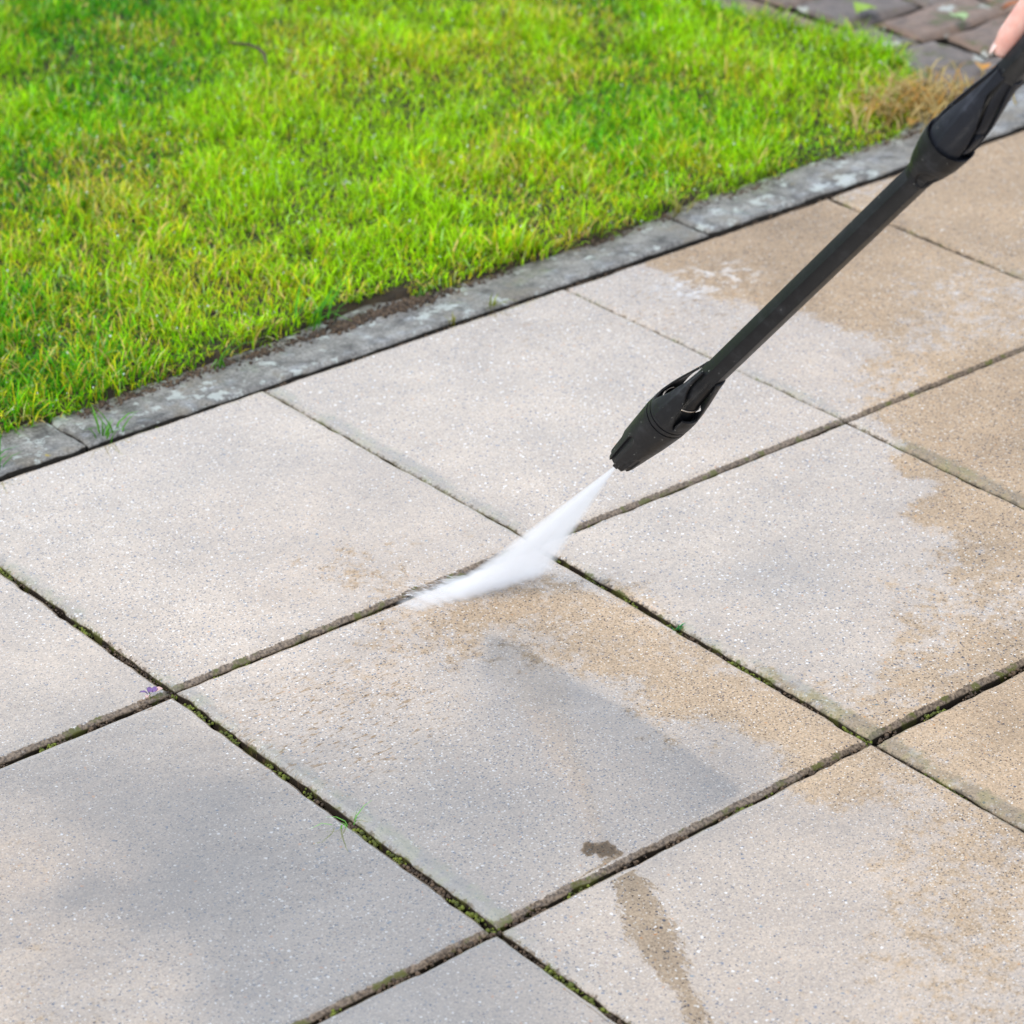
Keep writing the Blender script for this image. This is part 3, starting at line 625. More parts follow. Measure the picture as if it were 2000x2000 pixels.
LV = [((1630, 22), .055, .040, (.30, .48, .03), 'yellow green fallen leaf on the stone setts', .3),
      ((1808, 36), .040, .034, (.35, .50, .22), 'pale green round leaf on the setts behind the lance', 1.2),
      ((1853, 128), .034, .026, (.62, .28, .03), 'orange leaf on the setts just left of the finger', .8),
      ((1893, 134), .036, .024, (.60, .25, .03), 'orange leaf on the setts right beside the lance handle', 2.1),
      ((1920, 14), .055, .022, (.42, .13, .03), 'rust brown narrow leaf on the setts above the finger', 2.6),
      ((1722, 232), .030, .018, (.60, .30, .05), 'small orange leaf in the dry grass by the coupling', .4)]
for i, ((x, y), a1, a2, c, lb, an) in enumerate(LV):
    o = link('fallen_leaf', leafmesh(a1, a2, .25, i * 2.1, .06), plain('leaf_tone', tuple(q * .8 for q in c))); o.location = gnd(x, y, .012); o.rotation_euler = (.1, .12, an)
    tag(o, lb, 'leaf', 'fallen leaves on the old setts')

# ------------------------------------------------------------------ pressure washer lance
def axis_frame(p0, p1):
    z = (p1 - p0).normalized(); f = (CAM - p0); f = (f - z * f.dot(z)).normalized(); s = z.cross(f)
    if s.dot(R3 @ Vector((1, 0, 0))) < 0: s = -s
    return p0, z, f, s          # angle 0 faces the camera, positive turns to the photo's right
PN = at(1172, 868, 3.023); PA = at(1347, 705, 2.873); PB = at(1737, 328, 2.582); PC = at(1928, 112, 2.452)
FH = axis_frame(PN, PA); FU = axis_frame(PB, PC)
MM = .001
def pt(Fr, z, r, th):
    p0, a, f, s = Fr; th = math.radians(th)
    return p0 + a * (z * MM) + (f * math.cos(th) + s * math.sin(th)) * (r * MM)
def interp(tab, z):
    if z <= tab[0][0]: return tab[0][1]
    for (a, b), (c, d) in zip(tab, tab[1:]):
        if z <= c: return b + (d - b) * (z - a) / (c - a)
    return tab[-1][1]
def ngon(th, n, ph):
    st = 360 / n; x = ((th - ph) % st) - st / 2; return math.cos(math.radians(st / 2)) / math.cos(math.radians(x))
def lathe(name, Fr, zs, rf, mat, parent, seg=160, caps=(True, True)):
    v, f = [], []
    for z in zs:
        for k in range(seg):
            th = -180 + 360 * k / seg; r = rf(z, th); dz = 0
            if isinstance(r, tuple): r, dz = r
            v.append(pt(Fr, z + dz, r, th))
    for i in range(len(zs) - 1):
        for k in range(seg): f.append((i * seg + k, i * seg + (k + 1) % seg, (i + 1) * seg + (k + 1) % seg, (i + 1) * seg + k))
    for en, i in ((caps[0], 0), (caps[1], len(zs) - 1)):
        if en:
            c = len(v); z = zs[i]; v.append(pt(Fr, z, 0, 0))
            for k in range(seg): f.append((c, i * seg + k, i * seg + (k + 1) % seg))
    return fixn(link(name, mesh(name, v, f), mat, parent))
def fixn(o, ang=32):
    b = bmesh.new(); b.from_mesh(o.data); bmesh.ops.recalc_face_normals(b, faces=b.faces); b.to_mesh(o.data); b.free()
    o.data.set_sharp_from_angle(angle=math.radians(ang)); return o
def petal(name, Fr, zs, lo, hi, rf, thick, mat, parent, ridge=None, ns=28):
    v, f = [], []; n = len(zs)
    for side in (0, 1):
        for z in zs:
            for k in range(ns + 1):
                th = interp(lo, z) + (interp(hi, z) - interp(lo, z)) * k / ns
                r = interp(rf, z) - side * thick
                if not side and ridge: r += .9 * max(0, 1 - abs(th - interp(ridge, z)) / 9)
                if not side: r -= .5 * (k in (0, ns))
                v.append(pt(Fr, z, r, th))
    m = ns + 1; B = n * m
    for i in range(n - 1):
        for k in range(ns):
            a = i * m + k; f.append((a, a + 1, a + 1 + m, a + m)); a += B; f.append((a, a + m, a + 1 + m, a + 1))
        for k in (0, ns): a = i * m + k; f.append((a, a + m, a + m + B, a + B))
    for i in (0, n - 1):
        for k in range(ns): a = i * m + k; f.append((a, a + 1, a + 1 + B, a + B))
    return fixn(link(name, mesh(name, v, f), mat, parent))

def plastic(name, col, rough, dust):
    t = NT(name); P = t.obj
    n = t.noise(P, 300, 4, .6); v = t.vor(P, 420); s_ = t.n('ShaderNodeSeparateColor'); t.l(v.outputs['Color'], s_.inputs[0])
    sp = t.math('MULTIPLY', t.math('GREATER_THAN', s_.outputs[0], 1 - dust), t.math('LESS_THAN', v.outputs['Distance'], .20))
    c = t.mix(t.step(t.noise(P, 45, 6, .7), .5, .8), col, tuple(x * 2.6 + .012 for x in col)); c = t.mix(sp, c, (.45, .45, .42))
    return t.fin(t.pr(c, t.ramp(n, [(.3, rough - .07), (.7, rough + .1)]), t.bump(t.noise(P, 1500, 2), .16, .0006), Specular_IOR_Level=.27))
PLA = plastic('black_plastic', (.010, .0105, .012), .42, .05)
PLB = plastic('blue_black_plastic', (.014, .016, .022), .44, .008)
PLT = plastic('tube_plastic', (.007, .0075, .009), .36, .012)
DRK = plain('dark_inside', (.006, .006, .006), .5)
STEEL = plain('spring_steel', (.62, .52, .42), .28, Metallic=1.0)

lance = bpy.data.objects.new('pressure_washer_lance', None); COL.objects.link(lance); lance.location = PN
tag(lance, 'black plastic pressure washer lance reaching in from the upper right', 'pressure washer')
GP = []                                                    # built in world space, parented at the end
# nozzle head
RH = [(0, 14.9), (3, 15.8), (30, 18.6), (60, 21.6), (84, 23.6), (94, 24.4), (100, 24.4)]
def rhead(z, th):
    r = interp(RH, z); k = max(0, 1 - z / 62)
    r *= 1 - k * .95 * (1 - ngon(th, 6, -22) * 1.05)
    d = lambda a, b: (((a - b) + 180) % 360) - 180
    for c in (0, 120, -120):
        t_ = d(th, c)
        if -36 <= t_ <= -9: # flat recess of the rib slot
            e = min(1, max(0, (60 - 6 * ((t_ + 22) / 13) ** 2 - z) / 1.5)); r -= 2.6 * e * (1 if t_ < -31 else max(0, 1 - (t_ + 31) / 26))
        if 16 <= t_ <= 66:
            q_ = ((t_ - 41) / 25) ** 2 + (z / 37) ** 2
            if q_ < 1: r -= 1.7 * min(1, (1 - q_) * 7)
    dz = 0
    if z < 12:
        t_ = min(abs(d(th, c - 22)) for c in (0, 120, -120)); cut = max(0, 1 - t_ / 14)
        dz = (9 * cut ** .6) * (1 - z / 12)
    return r, dz
zs = [0, .6, 1.5, 3, 5, 7, 9, 12] + [12 + i * 1.5 for i in range(1, 56)] + [97, 98]
GP.append(lathe('nozzle_head', FH, zs, rhead, PLA, None, 216, (False, True)))
lathe_in = lathe('nozzle_insert', FH, [3, 3.2, 20], lambda z, th: 13.2 if z < 20 else 13.4, DRK, None, 40); GP.append(lathe_in)
GP.append(lathe('nozzle_tip', FH, [-3, -2.6, 4], lambda z, th: 4.2 if z < -2.8 else 5, STEEL, None, 24))
def disc_at(name, Fr, z, th, r, rr_, mat):
    c = pt(Fr, z, r, th); n = (pt(Fr, z, r + 5, th) - c).normalized(); a_ = n.orthogonal().normalized(); b_ = n.cross(a_); v, f = [], []
    for h in (0, .7):
        for k in range(16): an = k * math.pi / 8; v.append(c + n * (h - .35) * MM + (a_ * math.cos(an) + b_ * math.sin(an)) * rr_ * MM)
    for k in range(16): f.append((k, (k + 1) % 16, 16 + (k + 1) % 16, 16 + k))
    f.append(tuple(range(16, 32))); return fixn(link(name, mesh(name, v, f), mat, None))
GP.append(disc_at('screw_hole', FH, 12, 46, 15.9, 1.8, DRK))
# twist ring with grooves
def rring(z, th): return interp([(98, 22.2), (99.6, 22.2), (99.7, 24.3), (105, 24.5), (105.1, 22.4), (106.6, 22.4), (106.7, 24.5), (112, 24.6), (112.5, 23.6)], z)
GP.append(lathe('twist_ring', FH, [98, 99.6, 99.8, 100.4, 102, 104.4, 105, 105.2, 106.5, 106.8, 107.4, 109, 111.5, 112.2, 112.5], rring, PLA, None, 96, (False, True)))
RS = [(108, 24.6), (120, 24.4), (135, 22.8), (150, 20.6), (165, 17.9), (180, 15.2), (195, 13.2)]
Z1 = [111 + i * 2.0 for i in range(0, 43)]
GP.append(petal('shroud', FH, [z for z in Z1 if z <= 192], [(112, -64), (121, -60), (140, -50), (158, -49), (175, -47), (192, -46)],
          [(112, 34), (116, 27), (130, 17), (145, 10), (152, 4), (160, -12), (168, -24), (176, -29), (192, -33)], RS, 2.2, PLA, None, [(111, -22), (150, -26), (175, -36), (192, -39)]))
GP.append(petal('shroud', FH, [z for z in Z1 if z <= 194], [(112, -150), (140, -135), (165, -118), (194, -112)], [(112, -74), (118, -88), (140, -92), (165, -92), (194, -88)], RS, 2.0, PLA, None))
GP.append(petal('shroud', FH, [z for z in Z1 if z <= 130], [(111, 36), (120, 33), (130, 36)], [(111, 140), (130, 120)], RS, 2.2, PLA, None))
GP.append(petal('shroud', FH, [z for z in Z1 if 126 <= z <= 192], [(126, 84), (150, 74), (175, 62), (192, 52)], [(126, 150), (165, 130), (192, 115)], RS, 2.0, PLA, None))
GP.append(lathe('core', FH, [110, 128, 129, 150, 151, 198], lambda z, th: interp([(110, 20), (126, 19), (128, 16), (136, 14.5), (160, 12.5), (198, 10.8)], z), PLT, None, 48))
def ring(name, Fr, z, R_, r_, mat, a0=-180, a1=180, tilt=0):
    pts = [pt(Fr, z + tilt * math.sin(math.radians(a)), R_, a) for a in np.linspace(a0, a1, 40)]
    return tube(name, pts, r_ * MM, mat, None, 8)
GP.append(ring('spring_clip', FH, 136, 15.2, .75, STEEL, -120, 110, 3))
GP.append(ring('spring_clip', FH, 124, 20.0, .7, STEEL, -120, -40, 0))
# lance tube
def tube_between(name, p0, p1, r0, r1, mat, z0=0, z1=None, seg=120):
    Fr = axis_frame(p0, p1); Lm = (p1 - p0).length * 1000; z1 = Lm if z1 is None else z1
    zs = list(np.linspace(z0, z1, 30))
    return lathe(name, Fr, zs, lambda z, th: (r0 + (r1 - r0) * z / Lm) * (.22 + .78 * ngon(th, 6, -18) * 1.03), mat, None, seg)
GP.append(tube_between('lance_tube', PA, PB, 12.2, 13.0, PLT, -12, (PB - PA).length * 1000 + 14))
# upper coupling : cone, petals, latch
def rcone(z, th):
    r = interp([(-4, 13.3), (4, 14.2), (16, 18.4), (32, 22.0), (46, 23.6), (52, 23.9)], z)
    d = (((th - 28) + 180) % 360) - 180
    q_ = (d / 34) ** 2 + ((z - 10) / 13) ** 2
    if q_ < 1: r -= 2.2 * min(1, (1 - q_) * 5)
    d = (((th + 150) + 180) % 360) - 180
    if abs(d) < 20 and z < 30: r -= 1.5
    return r * (1 - .02 * (1 - ngon(th, 3, 20)))
cone = lathe('coupling_cone', FU, [-4, -3] + [i * 1.3 for i in range(0, 41)], rcone, PLA, None, 120, (True, False)); GP.append(cone)
GP.append(lathe('cone_lining', FU, [53.0, 52.6, 51, 44, 43.9], lambda z, th: {53.0: 23.9, 52.6: 22.6, 51: 22.1, 44: 21.9, 43.9: 5}[z], PLB, None, 96, (False, False)))
RU = [(42, 19.8), (47, 20.6), (58, 21.8), (72, 21.9), (90, 20.4), (110, 17.6), (128, 15.0), (142, 13.6), (152, 13.2)]
Z2 = [44 + i * 2.2 for i in range(0, 49)]
GP.append(petal('coupling_petal', FU, [z for z in Z2 if z <= 150], [(44, -70), (70, -66), (100, -58), (125, -55), (150, -52)], [(44, 48), (70, 42), (92, 32), (112, 12), (126, -8), (138, -4), (150, 0)], RU, 2.6, PLB, None, [(44, -12), (90, -20), (130, -34), (150, -40)], 36))
GP.append(petal('coupling_petal', FU, [z for z in Z2 if z <= 148], [(44, -165), (90, -150), (148, -130)], [(44, -80), (80, -84), (110, -84), (148, -66)], RU, 2.4, PLB, None))
GP.append(petal('coupling_petal', FU, [z for z in Z2 if z <= 150], [(44, 96), (90, 84), (120, 64), (150, 40)], [(44, 180), (100, 150), (150, 140)], RU, 2.4, PLB, None))
GP.append(petal('coupling_petal', FU, [z for z in Z2 if 84 <= z <= 150], [(84, 44), (100, 36), (125, 12), (150, 4)], [(84, 78), (110, 66), (150, 38)], [(a, b - 2.2) for a, b in RU], 2.0, PLB, None))
GP.append(lathe('coupling_core', FU, [40, 60, 80, 100, 130, 160], lambda z, th: interp([(40, 14), (80, 15.5), (100, 13.5), (130, 11), (160, 10.8)], z), DRK, None, 48))
la = petal('latch', FU, [56, 57.5, 60, 66, 74, 80, 82, 83], [(56, 58), (57.5, 54), (80, 54), (83, 60)], [(56, 80), (57.5, 86), (80, 84), (83, 78)], [(56, 17.5), (57.5, 19.8), (70, 20.6), (81, 19.6), (83, 17)], 5, PLB, None); GP.append(la)
AX = (PC - PB).normalized()
p1 = PB + AX * .150; p2 = PB + AX * .60
GP.append(tube_between('handle_tube', p1, p2, 12.6, 14.5, PLT, -4))
# trigger gun outside the frame
Gm = p2; Ft = axis_frame(Gm, Gm + AX * .3)
GP.append(lathe('gun_body', Ft, list(np.linspace(-30, 190, 40)), lambda z, th: interp([(-30, 15), (-20, 19), (60, 21), (150, 24), (180, 22), (190, 15)], z) * (.8 + .2 * ngon(th, 4, 45)), PLA, None, 64))
dn = Vector((0, -.25, -1)).normalized(); gb = Gm + AX * .15
GP.append(tube('gun_grip', [gb, gb + dn * .03, gb + dn * .08, gb + dn * .13, gb + dn * .15], [.020, .019, .018, .020, .018], PLA, None, 24))
GP.append(tube('trigger', [Gm + AX * .10 + dn * .02, Gm + AX * .09 + dn * .05, Gm + AX * .10 + dn * .09], .006, STEEL, None, 12))
GP.append(tube('trigger_guard', [Gm + AX * .05 + dn * .015, Gm + AX * .04 + dn * .06, Gm + AX * .06 + dn * .12, gb + dn * .145], .005, PLA, None, 12))
for o in GP:
    o.parent = lance; o.matrix_parent_inverse = Matrix.Translation(-PN)
# hose
hs = gb + dn * .15
hose = tube('hose', [hs, hs + dn * .12 + Vector((.02, -.02, 0)), Vector((hs.x + .06, hs.y - .10, .45)), Vector((hs.x + .10, hs.y - .25, .10)), Vector((hs.x + .2, hs.y - .5, .012)), Vector((hs.x + .8, hs.y - .9, .012)), Vector((3.2, -3.3, .012))], .008, PLT, None, 12)
tag(hose, 'black hose running down from the pressure washer gun', 'hose')

# ------------------------------------------------------------------ person holding the lance
def flesh(name, segs, voxel, mat, parent=None, smooth_it=6):
    b = bmesh.new()
    for p, r, q, s in segs:
        p, q = Vector(p), Vector(q); d = q - p
        for c, rad in ((p, r), (q, s)): bmesh.ops.create_icosphere(b, subdivisions=3, radius=rad, matrix=Matrix.Translation(c))
        if d.length > 1e-5:
            mt = Matrix.Translation((p + q) / 2) @ d.to_track_quat('Z', 'Y').to_matrix().to_4x4()
            bmesh.ops.create_cone(b, cap_ends=True, segments=28, radius1=r, radius2=s, depth=d.length, matrix=mt)
    me = bpy.data.meshes.new(name); b.to_mesh(me); b.free(); o = link(name, me)
    m = o.modifiers.new('r', 'REMESH'); m.mode = 'VOXEL'; m.voxel_size = voxel; m.use_smooth_shade = True
    m = o.modifiers.new('s', 'SMOOTH'); m.factor = .5; m.iterations = smooth_it
    bpy.context.view_layer.update(); dg = bpy.context.evaluated_depsgraph_get()
    nm = bpy.data.meshes.new_from_object(o.evaluated_get(dg)); nm.name = name; bpy.data.objects.remove(o)
    return link(name, nm, mat, parent)
t = NT('skin'); P = t.obj
c = t.mix(t.ramp(t.noise(P, 60, 4, .6), [(.35, 0), (.65, 1)]), (.72, .36, .29), (.82, .50, .42))
SKIN = t.fin(t.pr(c, .45, t.bump(t.noise(P, 900, 3), .25, .0008), Subsurface_Weight=.25, Subsurface_Radius=(.012, .005, .003), Subsurface_Scale=1.0))
HZ = AX; rt = R3 @ Vector((1, 0, 0)); upv = R3 @ Vector((0, 1, 0))
HQ = (rt * -.74 + upv * .67); HQ = (HQ - HZ * HQ.dot(HZ)).normalized(); HW = HZ.cross(HQ).normalized()
if HW.dot(R3 @ Vector((0, 0, -1))) < 0: HW = -HW      # away from the camera
HO = PC
def h(z, q, w_): return HO + (HZ * z + HQ * q + HW * w_) * MM
TH0 = at(1893, 90, 2.462); TH1 = at(1922, 46, 2.448); TH2 = at(1972, -22, 2.43)
S = [(TH0, .0090, TH0 + (TH1 - TH0) * .45, .0112), (TH0 + (TH1 - TH0) * .45, .0112, TH1, .0112), (TH1, .0112, TH2, .0120), (TH2, .0105, h(115, 38, 2), .017)]
for i, (z, ln) in enumerate([(62, .92), (82, 1.0), (101, .95), (119, .78)]):
    r = .0088 - .0005 * (i == 3) * 2
    k0 = h(z, 24, 30); k1 = h(z - 3, 2, 34 * ln + 2); k2 = h(z - 4, -19, 20 * ln); k3 = h(z - 4, -22, 0); 
    S += [(k0, r * 1.15, k1, r * 1.05), (k1, r * 1.05, k2, r), (k2, r, k3, r * .88), (k0, r * 1.2, h(138, 46, 10), .016)]
S += [(h(75, 30, 8), .015, h(138, 46, 6), .020), (h(100, 30, 16), .016, h(140, 46, 8), .021), (h(140, 46, 8), .022, h(165, 58, 4), .024)]
WR = h(175, 62, 2)
SH = Vector((1.22, -1.72, 1.40)); SH2 = Vector((1.50, -2.02, 1.40))
EL = (WR + SH) / 2 + Vector((.14, -.02, -.12))
S += [(h(160, 56, 5), .024, WR, .026), (WR, .026, WR + (EL - WR) * .45, .036)]
pers = bpy.data.objects.new('person', None); COL.objects.link(pers); pers.location = (1.38, -1.93, 0)
tag(pers, 'person at the upper right edge, only a fingertip resting on the black lance in view', 'person')
kids = [flesh('hand', S, .0012, SKIN)]
b = bmesh.new(); bmesh.ops.create_icosphere(b, subdivisions=3, radius=1); me = bpy.data.meshes.new('fingernail'); b.to_mesh(me); b.free()
zax = (HQ * .9 - HW * .35).normalized(); xax = (TH0 - TH1).normalized(); zax = (zax - xax * zax.dot(xax)).normalized(); yax = zax.cross(xax)
me.transform(Matrix.Translation(TH0 + zax * .0076 + xax * .0024) @ Matrix((xax, yax, zax)).transposed().to_4x4() @ Matrix.Diagonal((.0074, .0060, .0012, 1)))
no = link('fingernail', me, plain('nail', (.86, .62, .55), .3)); kids.append(no)
# rest of the body, beyond the right edge
JK = plain('jacket', (.055, .075, .11), .8); TR = plain('trousers', (.035, .045, .075), .85); BT = plain('rubber_boots', (.02, .035, .02), .35); HR = plain('hair', (.06, .035, .02), .6)
GH = Gm + AX * .15 + dn * .06; EL2 = Vector((1.46, -2.16, 1.10))
V3 = lambda *a: Vector(a)
hip = V3(1.38, -1.93, .95); fw = Vector((-.77, .64, 0)); sd_ = Vector((.64, .77, 0))
HL, HR_ = hip + sd_ * -.10, hip + sd_ * .10; K1 = V3(1.36, -2.02, .50) + fw * .07; K2 = V3(1.46, -1.83, .50) + fw * .04
A1 = V3(1.37, -2.06, .10); A2 = V3(1.48, -1.80, .10)
ch = hip + V3(0, 0, .36) + fw * .05
shl, shr = ch + V3(0, 0, .08) - sd_ * .17, ch + V3(0, 0, .08) + sd_ * .17
kids.append(flesh('jacket', [(hip, .145, ch, .155), (HL + V3(0, 0, .03), .115, shl, .085), (HR_ + V3(0, 0, .03), .115, shr, .085), (shl, .075, shr, .075), (ch, .12, ch + V3(0, 0, .13), .065),
   (shr, .068, EL, .052), (EL, .052, WR + (EL - WR) * .22, .036), (shl, .068, EL2, .052), (EL2, .052, GH + (EL2 - GH) * .25, .036)], .008, JK))
kids.append(flesh('trousers', [(hip, .14, hip - V3(0, 0, .08), .13), (HL, .105, K1, .072), (HR_, .105, K2, .072), (K1, .072, A1 + V3(0, 0, .12), .055), (K2, .072, A2 + V3(0, 0, .12), .055)], .008, TR))
kids.append(flesh('boots', [(A1 + V3(0, 0, .2), .062, A1, .052), (A1 + V3(0, 0, -.05), .048, A1 + fw * .17 + V3(0, 0, -.062), .036), (A2 + V3(0, 0, .2), .062, A2, .052), (A2 + V3(0, 0, -.05), .048, A2 + fw * .17 + V3(0, 0, -.062), .036)], .006, BT))
nk = ch + V3(0, 0, .16); hd = nk + V3(0, 0, .17) + fw * .03
kids.append(flesh('head', [(nk, .055, hd - V3(0, 0, .05), .055), (hd, .088, hd + V3(0, 0, .04) - fw * .015, .085), (hd + fw * .02 - V3(0, 0, .06), .06, hd + fw * .05 - V3(0, 0, .085), .03),
   (hd + fw * .085, .012, hd + fw * .108 - V3(0, 0, .03), .013), (hd + sd_ * .085, .014, hd + sd_ * .09 - V3(0, 0, .03), .010), (hd - sd_ * .085, .014, hd - sd_ * .09 - V3(0, 0, .03), .010)], .004, SKIN))
kids.append(flesh('hair', [(hd + V3(0, 0, .05) - fw * .02, .092, hd - fw * .045, .078), (hd + V3(0, 0, .07) + fw * .02, .075, hd + V3(0, 0, .06), .08)], .006, HR))
kids.append(flesh('hand', [(GH + (EL2 - GH) * .28, .028, GH + (EL2 - GH) * .12, .025)] + [s for i in range(4) for s in [
    (GH + (EL2 - GH) * .10, .020, GH + dn * (-.03 + .02 * i) + sd_ * .026, .010), (GH + dn * (-.03 + .02 * i) + sd_ * .026, .0095, GH + dn * (-.03 + .02 * i) + fw * .03 + sd_ * .012, .0088),
    (GH + dn * (-.03 + .02 * i) + fw * .03 + sd_ * .012, .0088, GH + dn * (-.03 + .02 * i) + fw * .022 - sd_ * .016, .0078)]] + [(GH + (EL2 - GH) * .10, .018, GH - dn * .05 - sd_ * .028, .010), (GH - dn * .05 - sd_ * .028, .010, GH - dn * .055 + fw * .03 - sd_ * .02, .0085)], .0018, SKIN))
for s_ in (-1, 1):
    e = hd + fw * .080 + sd_ * .032 * s_ + V3(0, 0, .0)
    kids.append(flesh('eye', [(e, .012, e + V3(0, 0, .0001), .012)], .0015, plain('eye_white', (.7, .7, .68), .2)))
m_ = hd + fw * .088 - V3(0, 0, .062); kids.append(flesh('mouth', [(m_ - sd_ * .02, .005, m_ + sd_ * .02, .005)], .0012, plain('lips', (.45, .16, .13), .5)))
for o in kids: o.parent = pers; o.matrix_parent_inverse = Matrix.Translation(-pers.location)

# ------------------------------------------------------------------ water jet
E0 = pt(FH, -3, 0, 0) ; E0 = at(1163, 879, 3.03)
JA = Vector(gnd(848, 1128)); JB = Vector(gnd(1018, 1080))
JM = (JA + JB) / 2; jz = (JM - E0).normalized(); jx = (JB - JA); jx = (jx - jz * jx.dot(jz)).normalized(); jy = jz.cross(jx)
JL = (JM - E0).length; W1 = (JB - JA).length / 2 * 1.18
spray = bpy.data.objects.new('water_spray', None); COL.objects.link(spray); spray.location = JM
tag(spray, 'white fan of pressurised water shooting from the nozzle onto the slab joint', 'water spray')
JMAT = Matrix.Translation(E0) @ Matrix((jx, jy, jz)).transposed().to_4x4()
HX0, HY0 = .0016, .0016
hx = lambda z: HX0 + (W1 - HX0) * (z / JL) ** 1.08
HYK = .034
hy = lambda z: HY0 + HYK * z
v, f = [], []; n = 40; sg = 32; ZE = JL * 1.03
for i in range(n + 1):
    z = ZE * i / n
    for k in range(sg): an = 2 * math.pi * k / sg; v.append((hx(z) * 1.15 * math.cos(an), hy(z) * 1.15 * math.sin(an), z))
for i in range(n):
    for k in range(sg): f.append((i * sg + k, i * sg + (k + 1) % sg, (i + 1) * sg + (k + 1) % sg, (i + 1) * sg + k))
f.append(tuple(range(sg - 1, -1, -1))); f.append(tuple(n * sg + k for k in range(sg)))
jm = link('jet', mesh('jet', v, f), None); jm.matrix_world = JMAT
t = NT('jet_water'); sp = t.n('ShaderNodeSeparateXYZ'); t.l(t.obj, sp.inputs[0]); X, Y, Z = sp.outputs
zz = t.math('MAXIMUM', Z, .0005)
hxn = t.math('ADD', t.math('MULTIPLY', t.math('POWER', t.math('DIVIDE', zz, JL), 1.08), W1 - HX0), HX0)
hyn = t.math('ADD', t.math('MULTIPLY', zz, HYK), HY0)
u_ = t.math('DIVIDE', X, hxn); v2 = t.math('DIVIDE', Y, hyn)
cb = t.n('ShaderNodeCombineXYZ'); t.l(t.math('MULTIPLY', u_, 7), cb.inputs[0]); t.l(t.math('MULTIPLY', v2, 1.5), cb.inputs[1]); t.l(t.math('MULTIPLY', Z, 7), cb.inputs[2])
stn = t.step(t.noise(cb.outputs[0], 1.0, 4, .6), .25, .75)
fu = t.math('SUBTRACT', 1.0, t.math('MULTIPLY', u_, u_), True); fv = t.math('SUBTRACT', 1.0, t.math('MULTIPLY', v2, v2), True)
dens = t.math('MULTIPLY', t.math('POWER', fu, .6), fv)
dens = t.math('MULTIPLY', dens, t.math('ADD', .45, t.math('MULTIPLY', stn, 1.1)))
dens = t.math('MULTIPLY', dens, t.math('DIVIDE', .66, hyn))
vp = t.n('ShaderNodeVolumePrincipled'); vp.inputs['Color'].default_value = (.985, .99, 1, 1); vp.inputs['Anisotropy'].default_value = .1
t.l(dens, vp.inputs['Density']); t.l(vp.outputs[0], t.out.inputs['Volume']); jm.data.materials.append(t.m)

# splash along the line where the jet hits
ga = (JB - JA).normalized(); gn_ = Vector((-ga.y, ga.x, 0))
SC = (JA + JB) / 2 + Vector((0, 0, .0))
v, f = [], []; na, nr = 64, 14
RX, RY, RZ = W1 * 1.75, .085, .030
SPM = Matrix.Translation(SC + Vector((0, 0, .0015))) @ Matrix((ga, gn_, Vector((0, 0, 1)))).transposed().to_4x4()
for i in range(nr + 1):
    e = i / nr * math.pi / 2
    for k in range(na): an = 2 * math.pi * k / na; v.append((RX * math.cos(e) * math.cos(an), RY * math.cos(e) * math.sin(an), RZ * math.sin(e)))
for i in range(nr):
    for k in range(na): f.append((i * na + k, i * na + (k + 1) % na, (i + 1) * na + (k + 1) % na, (i + 1) * na + k))
f.append(tuple(range(na - 1, -1, -1)))
spl = link('splash', mesh('splash', v, f), None); spl.matrix_world = SPM
t = NT('splash_mist'); sp = t.n('ShaderNodeSeparateXYZ'); t.l(t.obj, sp.inputs[0]); X, Y, Z = sp.outputs
# shear the noise so that the mist streaks away from the impact
xs = t.math('DIVIDE', t.math('ADD', X, .026), W1 * 1.38); ys = t.math('DIVIDE', Y, t.math('ADD', .018, t.math('MULTIPLY', t.math('GREATER_THAN', Y, 0.0), .012))); zs_ = t.math('DIVIDE', Z, .012)
cb = t.n('ShaderNodeCombineXYZ'); t.l(t.math('ADD', t.math('MULTIPLY', X, 150), t.math('MULTIPLY', Y, 70)), cb.inputs[0]); t.l(t.math('MULTIPLY', Y, 14), cb.inputs[1]); t.l(t.math('MULTIPLY', Z, 60), cb.inputs[2])
sn = t.noise(cb.outputs[0], 1.0, 4, .6)
rr2 = t.math('ADD', t.math('ADD', t.math('MULTIPLY', xs, xs), t.math('MULTIPLY', ys, ys)), t.math('MULTIPLY', zs_, zs_))
dn2 = t.step(t.math('ADD', rr2, t.math('MULTIPLY', t.math('SUBTRACT', sn, .5), 2.6)), 1.35, .0)
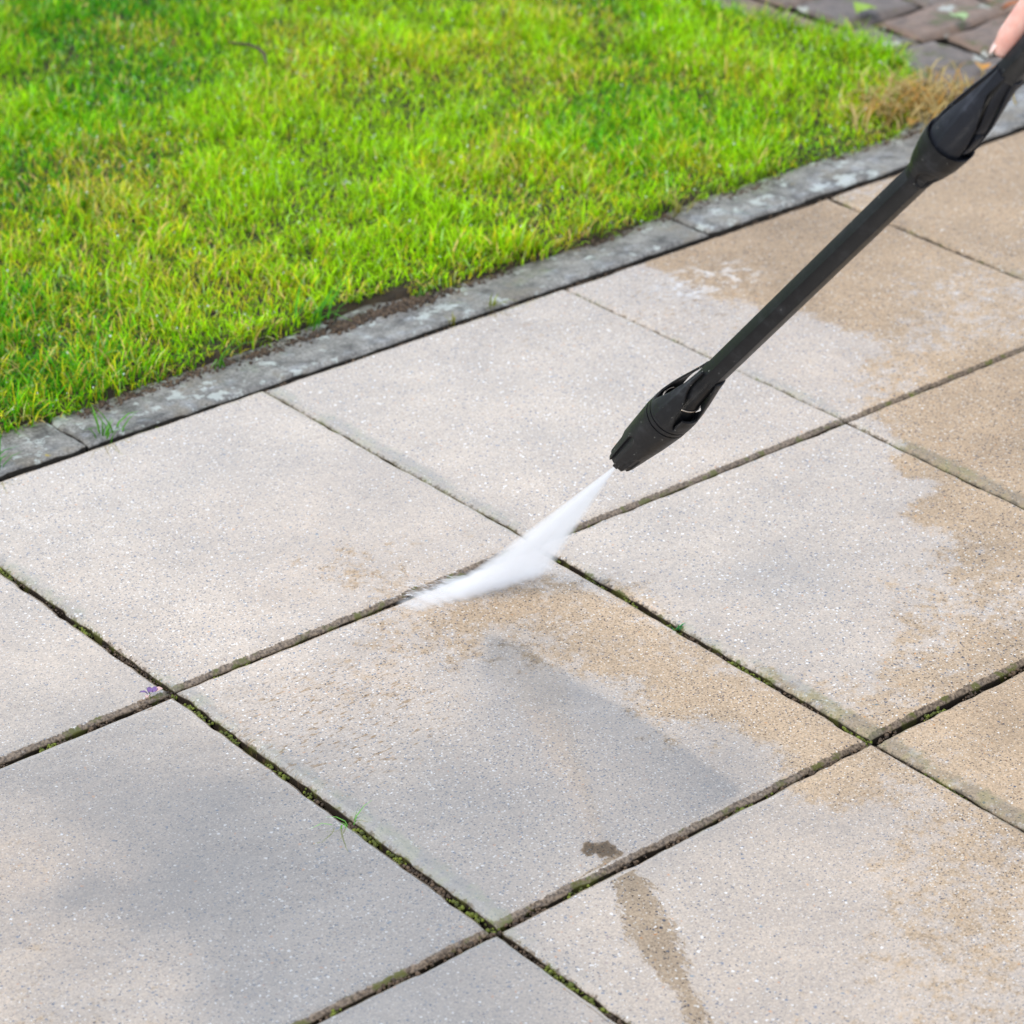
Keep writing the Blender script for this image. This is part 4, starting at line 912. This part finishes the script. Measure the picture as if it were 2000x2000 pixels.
t.l(t.math('MULTIPLY', dn2, 130.0), (vp := t.n('ShaderNodeVolumePrincipled')).inputs['Density'])
vp.inputs['Color'].default_value = (.985, .99, 1, 1); t.l(vp.outputs[0], t.out.inputs['Volume']); spl.data.materials.append(t.m)
# fine flying streaks of water
dv, dfc = [], []
r3 = random.Random(3)
def streak(p, d, ln, r):
    a_ = d.orthogonal().normalized(); b_ = d.cross(a_); k0 = len(dv); S_ = 5
    for tt, rr_ in ((0, .25), (.35, 1), (.75, .7)):
        for k in range(S_): an = 6.283 * k / S_; dv.append(p + d * ln * tt + (a_ * math.cos(an) + b_ * math.sin(an)) * r * rr_)
    dv.append(p + d * ln)
    for i in (0, 1):
        for k in range(S_): dfc.append((k0 + i * S_ + k, k0 + i * S_ + (k + 1) % S_, k0 + (i + 1) * S_ + (k + 1) % S_, k0 + (i + 1) * S_ + k))
    for k in range(S_): dfc.append((k0 + 2 * S_ + k, k0 + 2 * S_ + (k + 1) % S_, k0 + 15))
for i in range(360):
    s_ = r3.uniform(-1.1, .9); p = SC + ga * (s_ * W1) + gn_ * r3.gauss(.004, .006) + Vector((0, 0, .003))
    ang = r3.gauss(2.62, .30) if i % 4 else r3.uniform(-3, 3); dh = ga * math.cos(ang) + gn_ * math.sin(ang)
    d = (dh + Vector((0, 0, abs(r3.gauss(.0, .06))))).normalized()
    p = p + d * r3.uniform(0, .05)
    streak(p, d, r3.uniform(.004, .014) if i % 4 else r3.uniform(.002, .006), r3.uniform(.00015, .00040))
t = NT('water_streak'); pb = t.pr((.93, .95, .97), .3); tb = t.n('ShaderNodeBsdfTransparent'); ms = t.n('ShaderNodeMixShader'); ms.inputs[0].default_value = .35
t.l(tb.outputs[0], ms.inputs[1]); t.l(pb.outputs[0], ms.inputs[2]); WS = t.fin(ms)
stk = link('droplet_streaks', mesh('droplet_streaks', dv, dfc), WS); stk['kind'] = 'stuff'
for o in (jm, spl, stk):
    o.parent = spray; o.matrix_parent_inverse = Matrix.Translation(-spray.location)
sc.cycles.volume_step_rate = .12
bpy.context.view_layer.update()
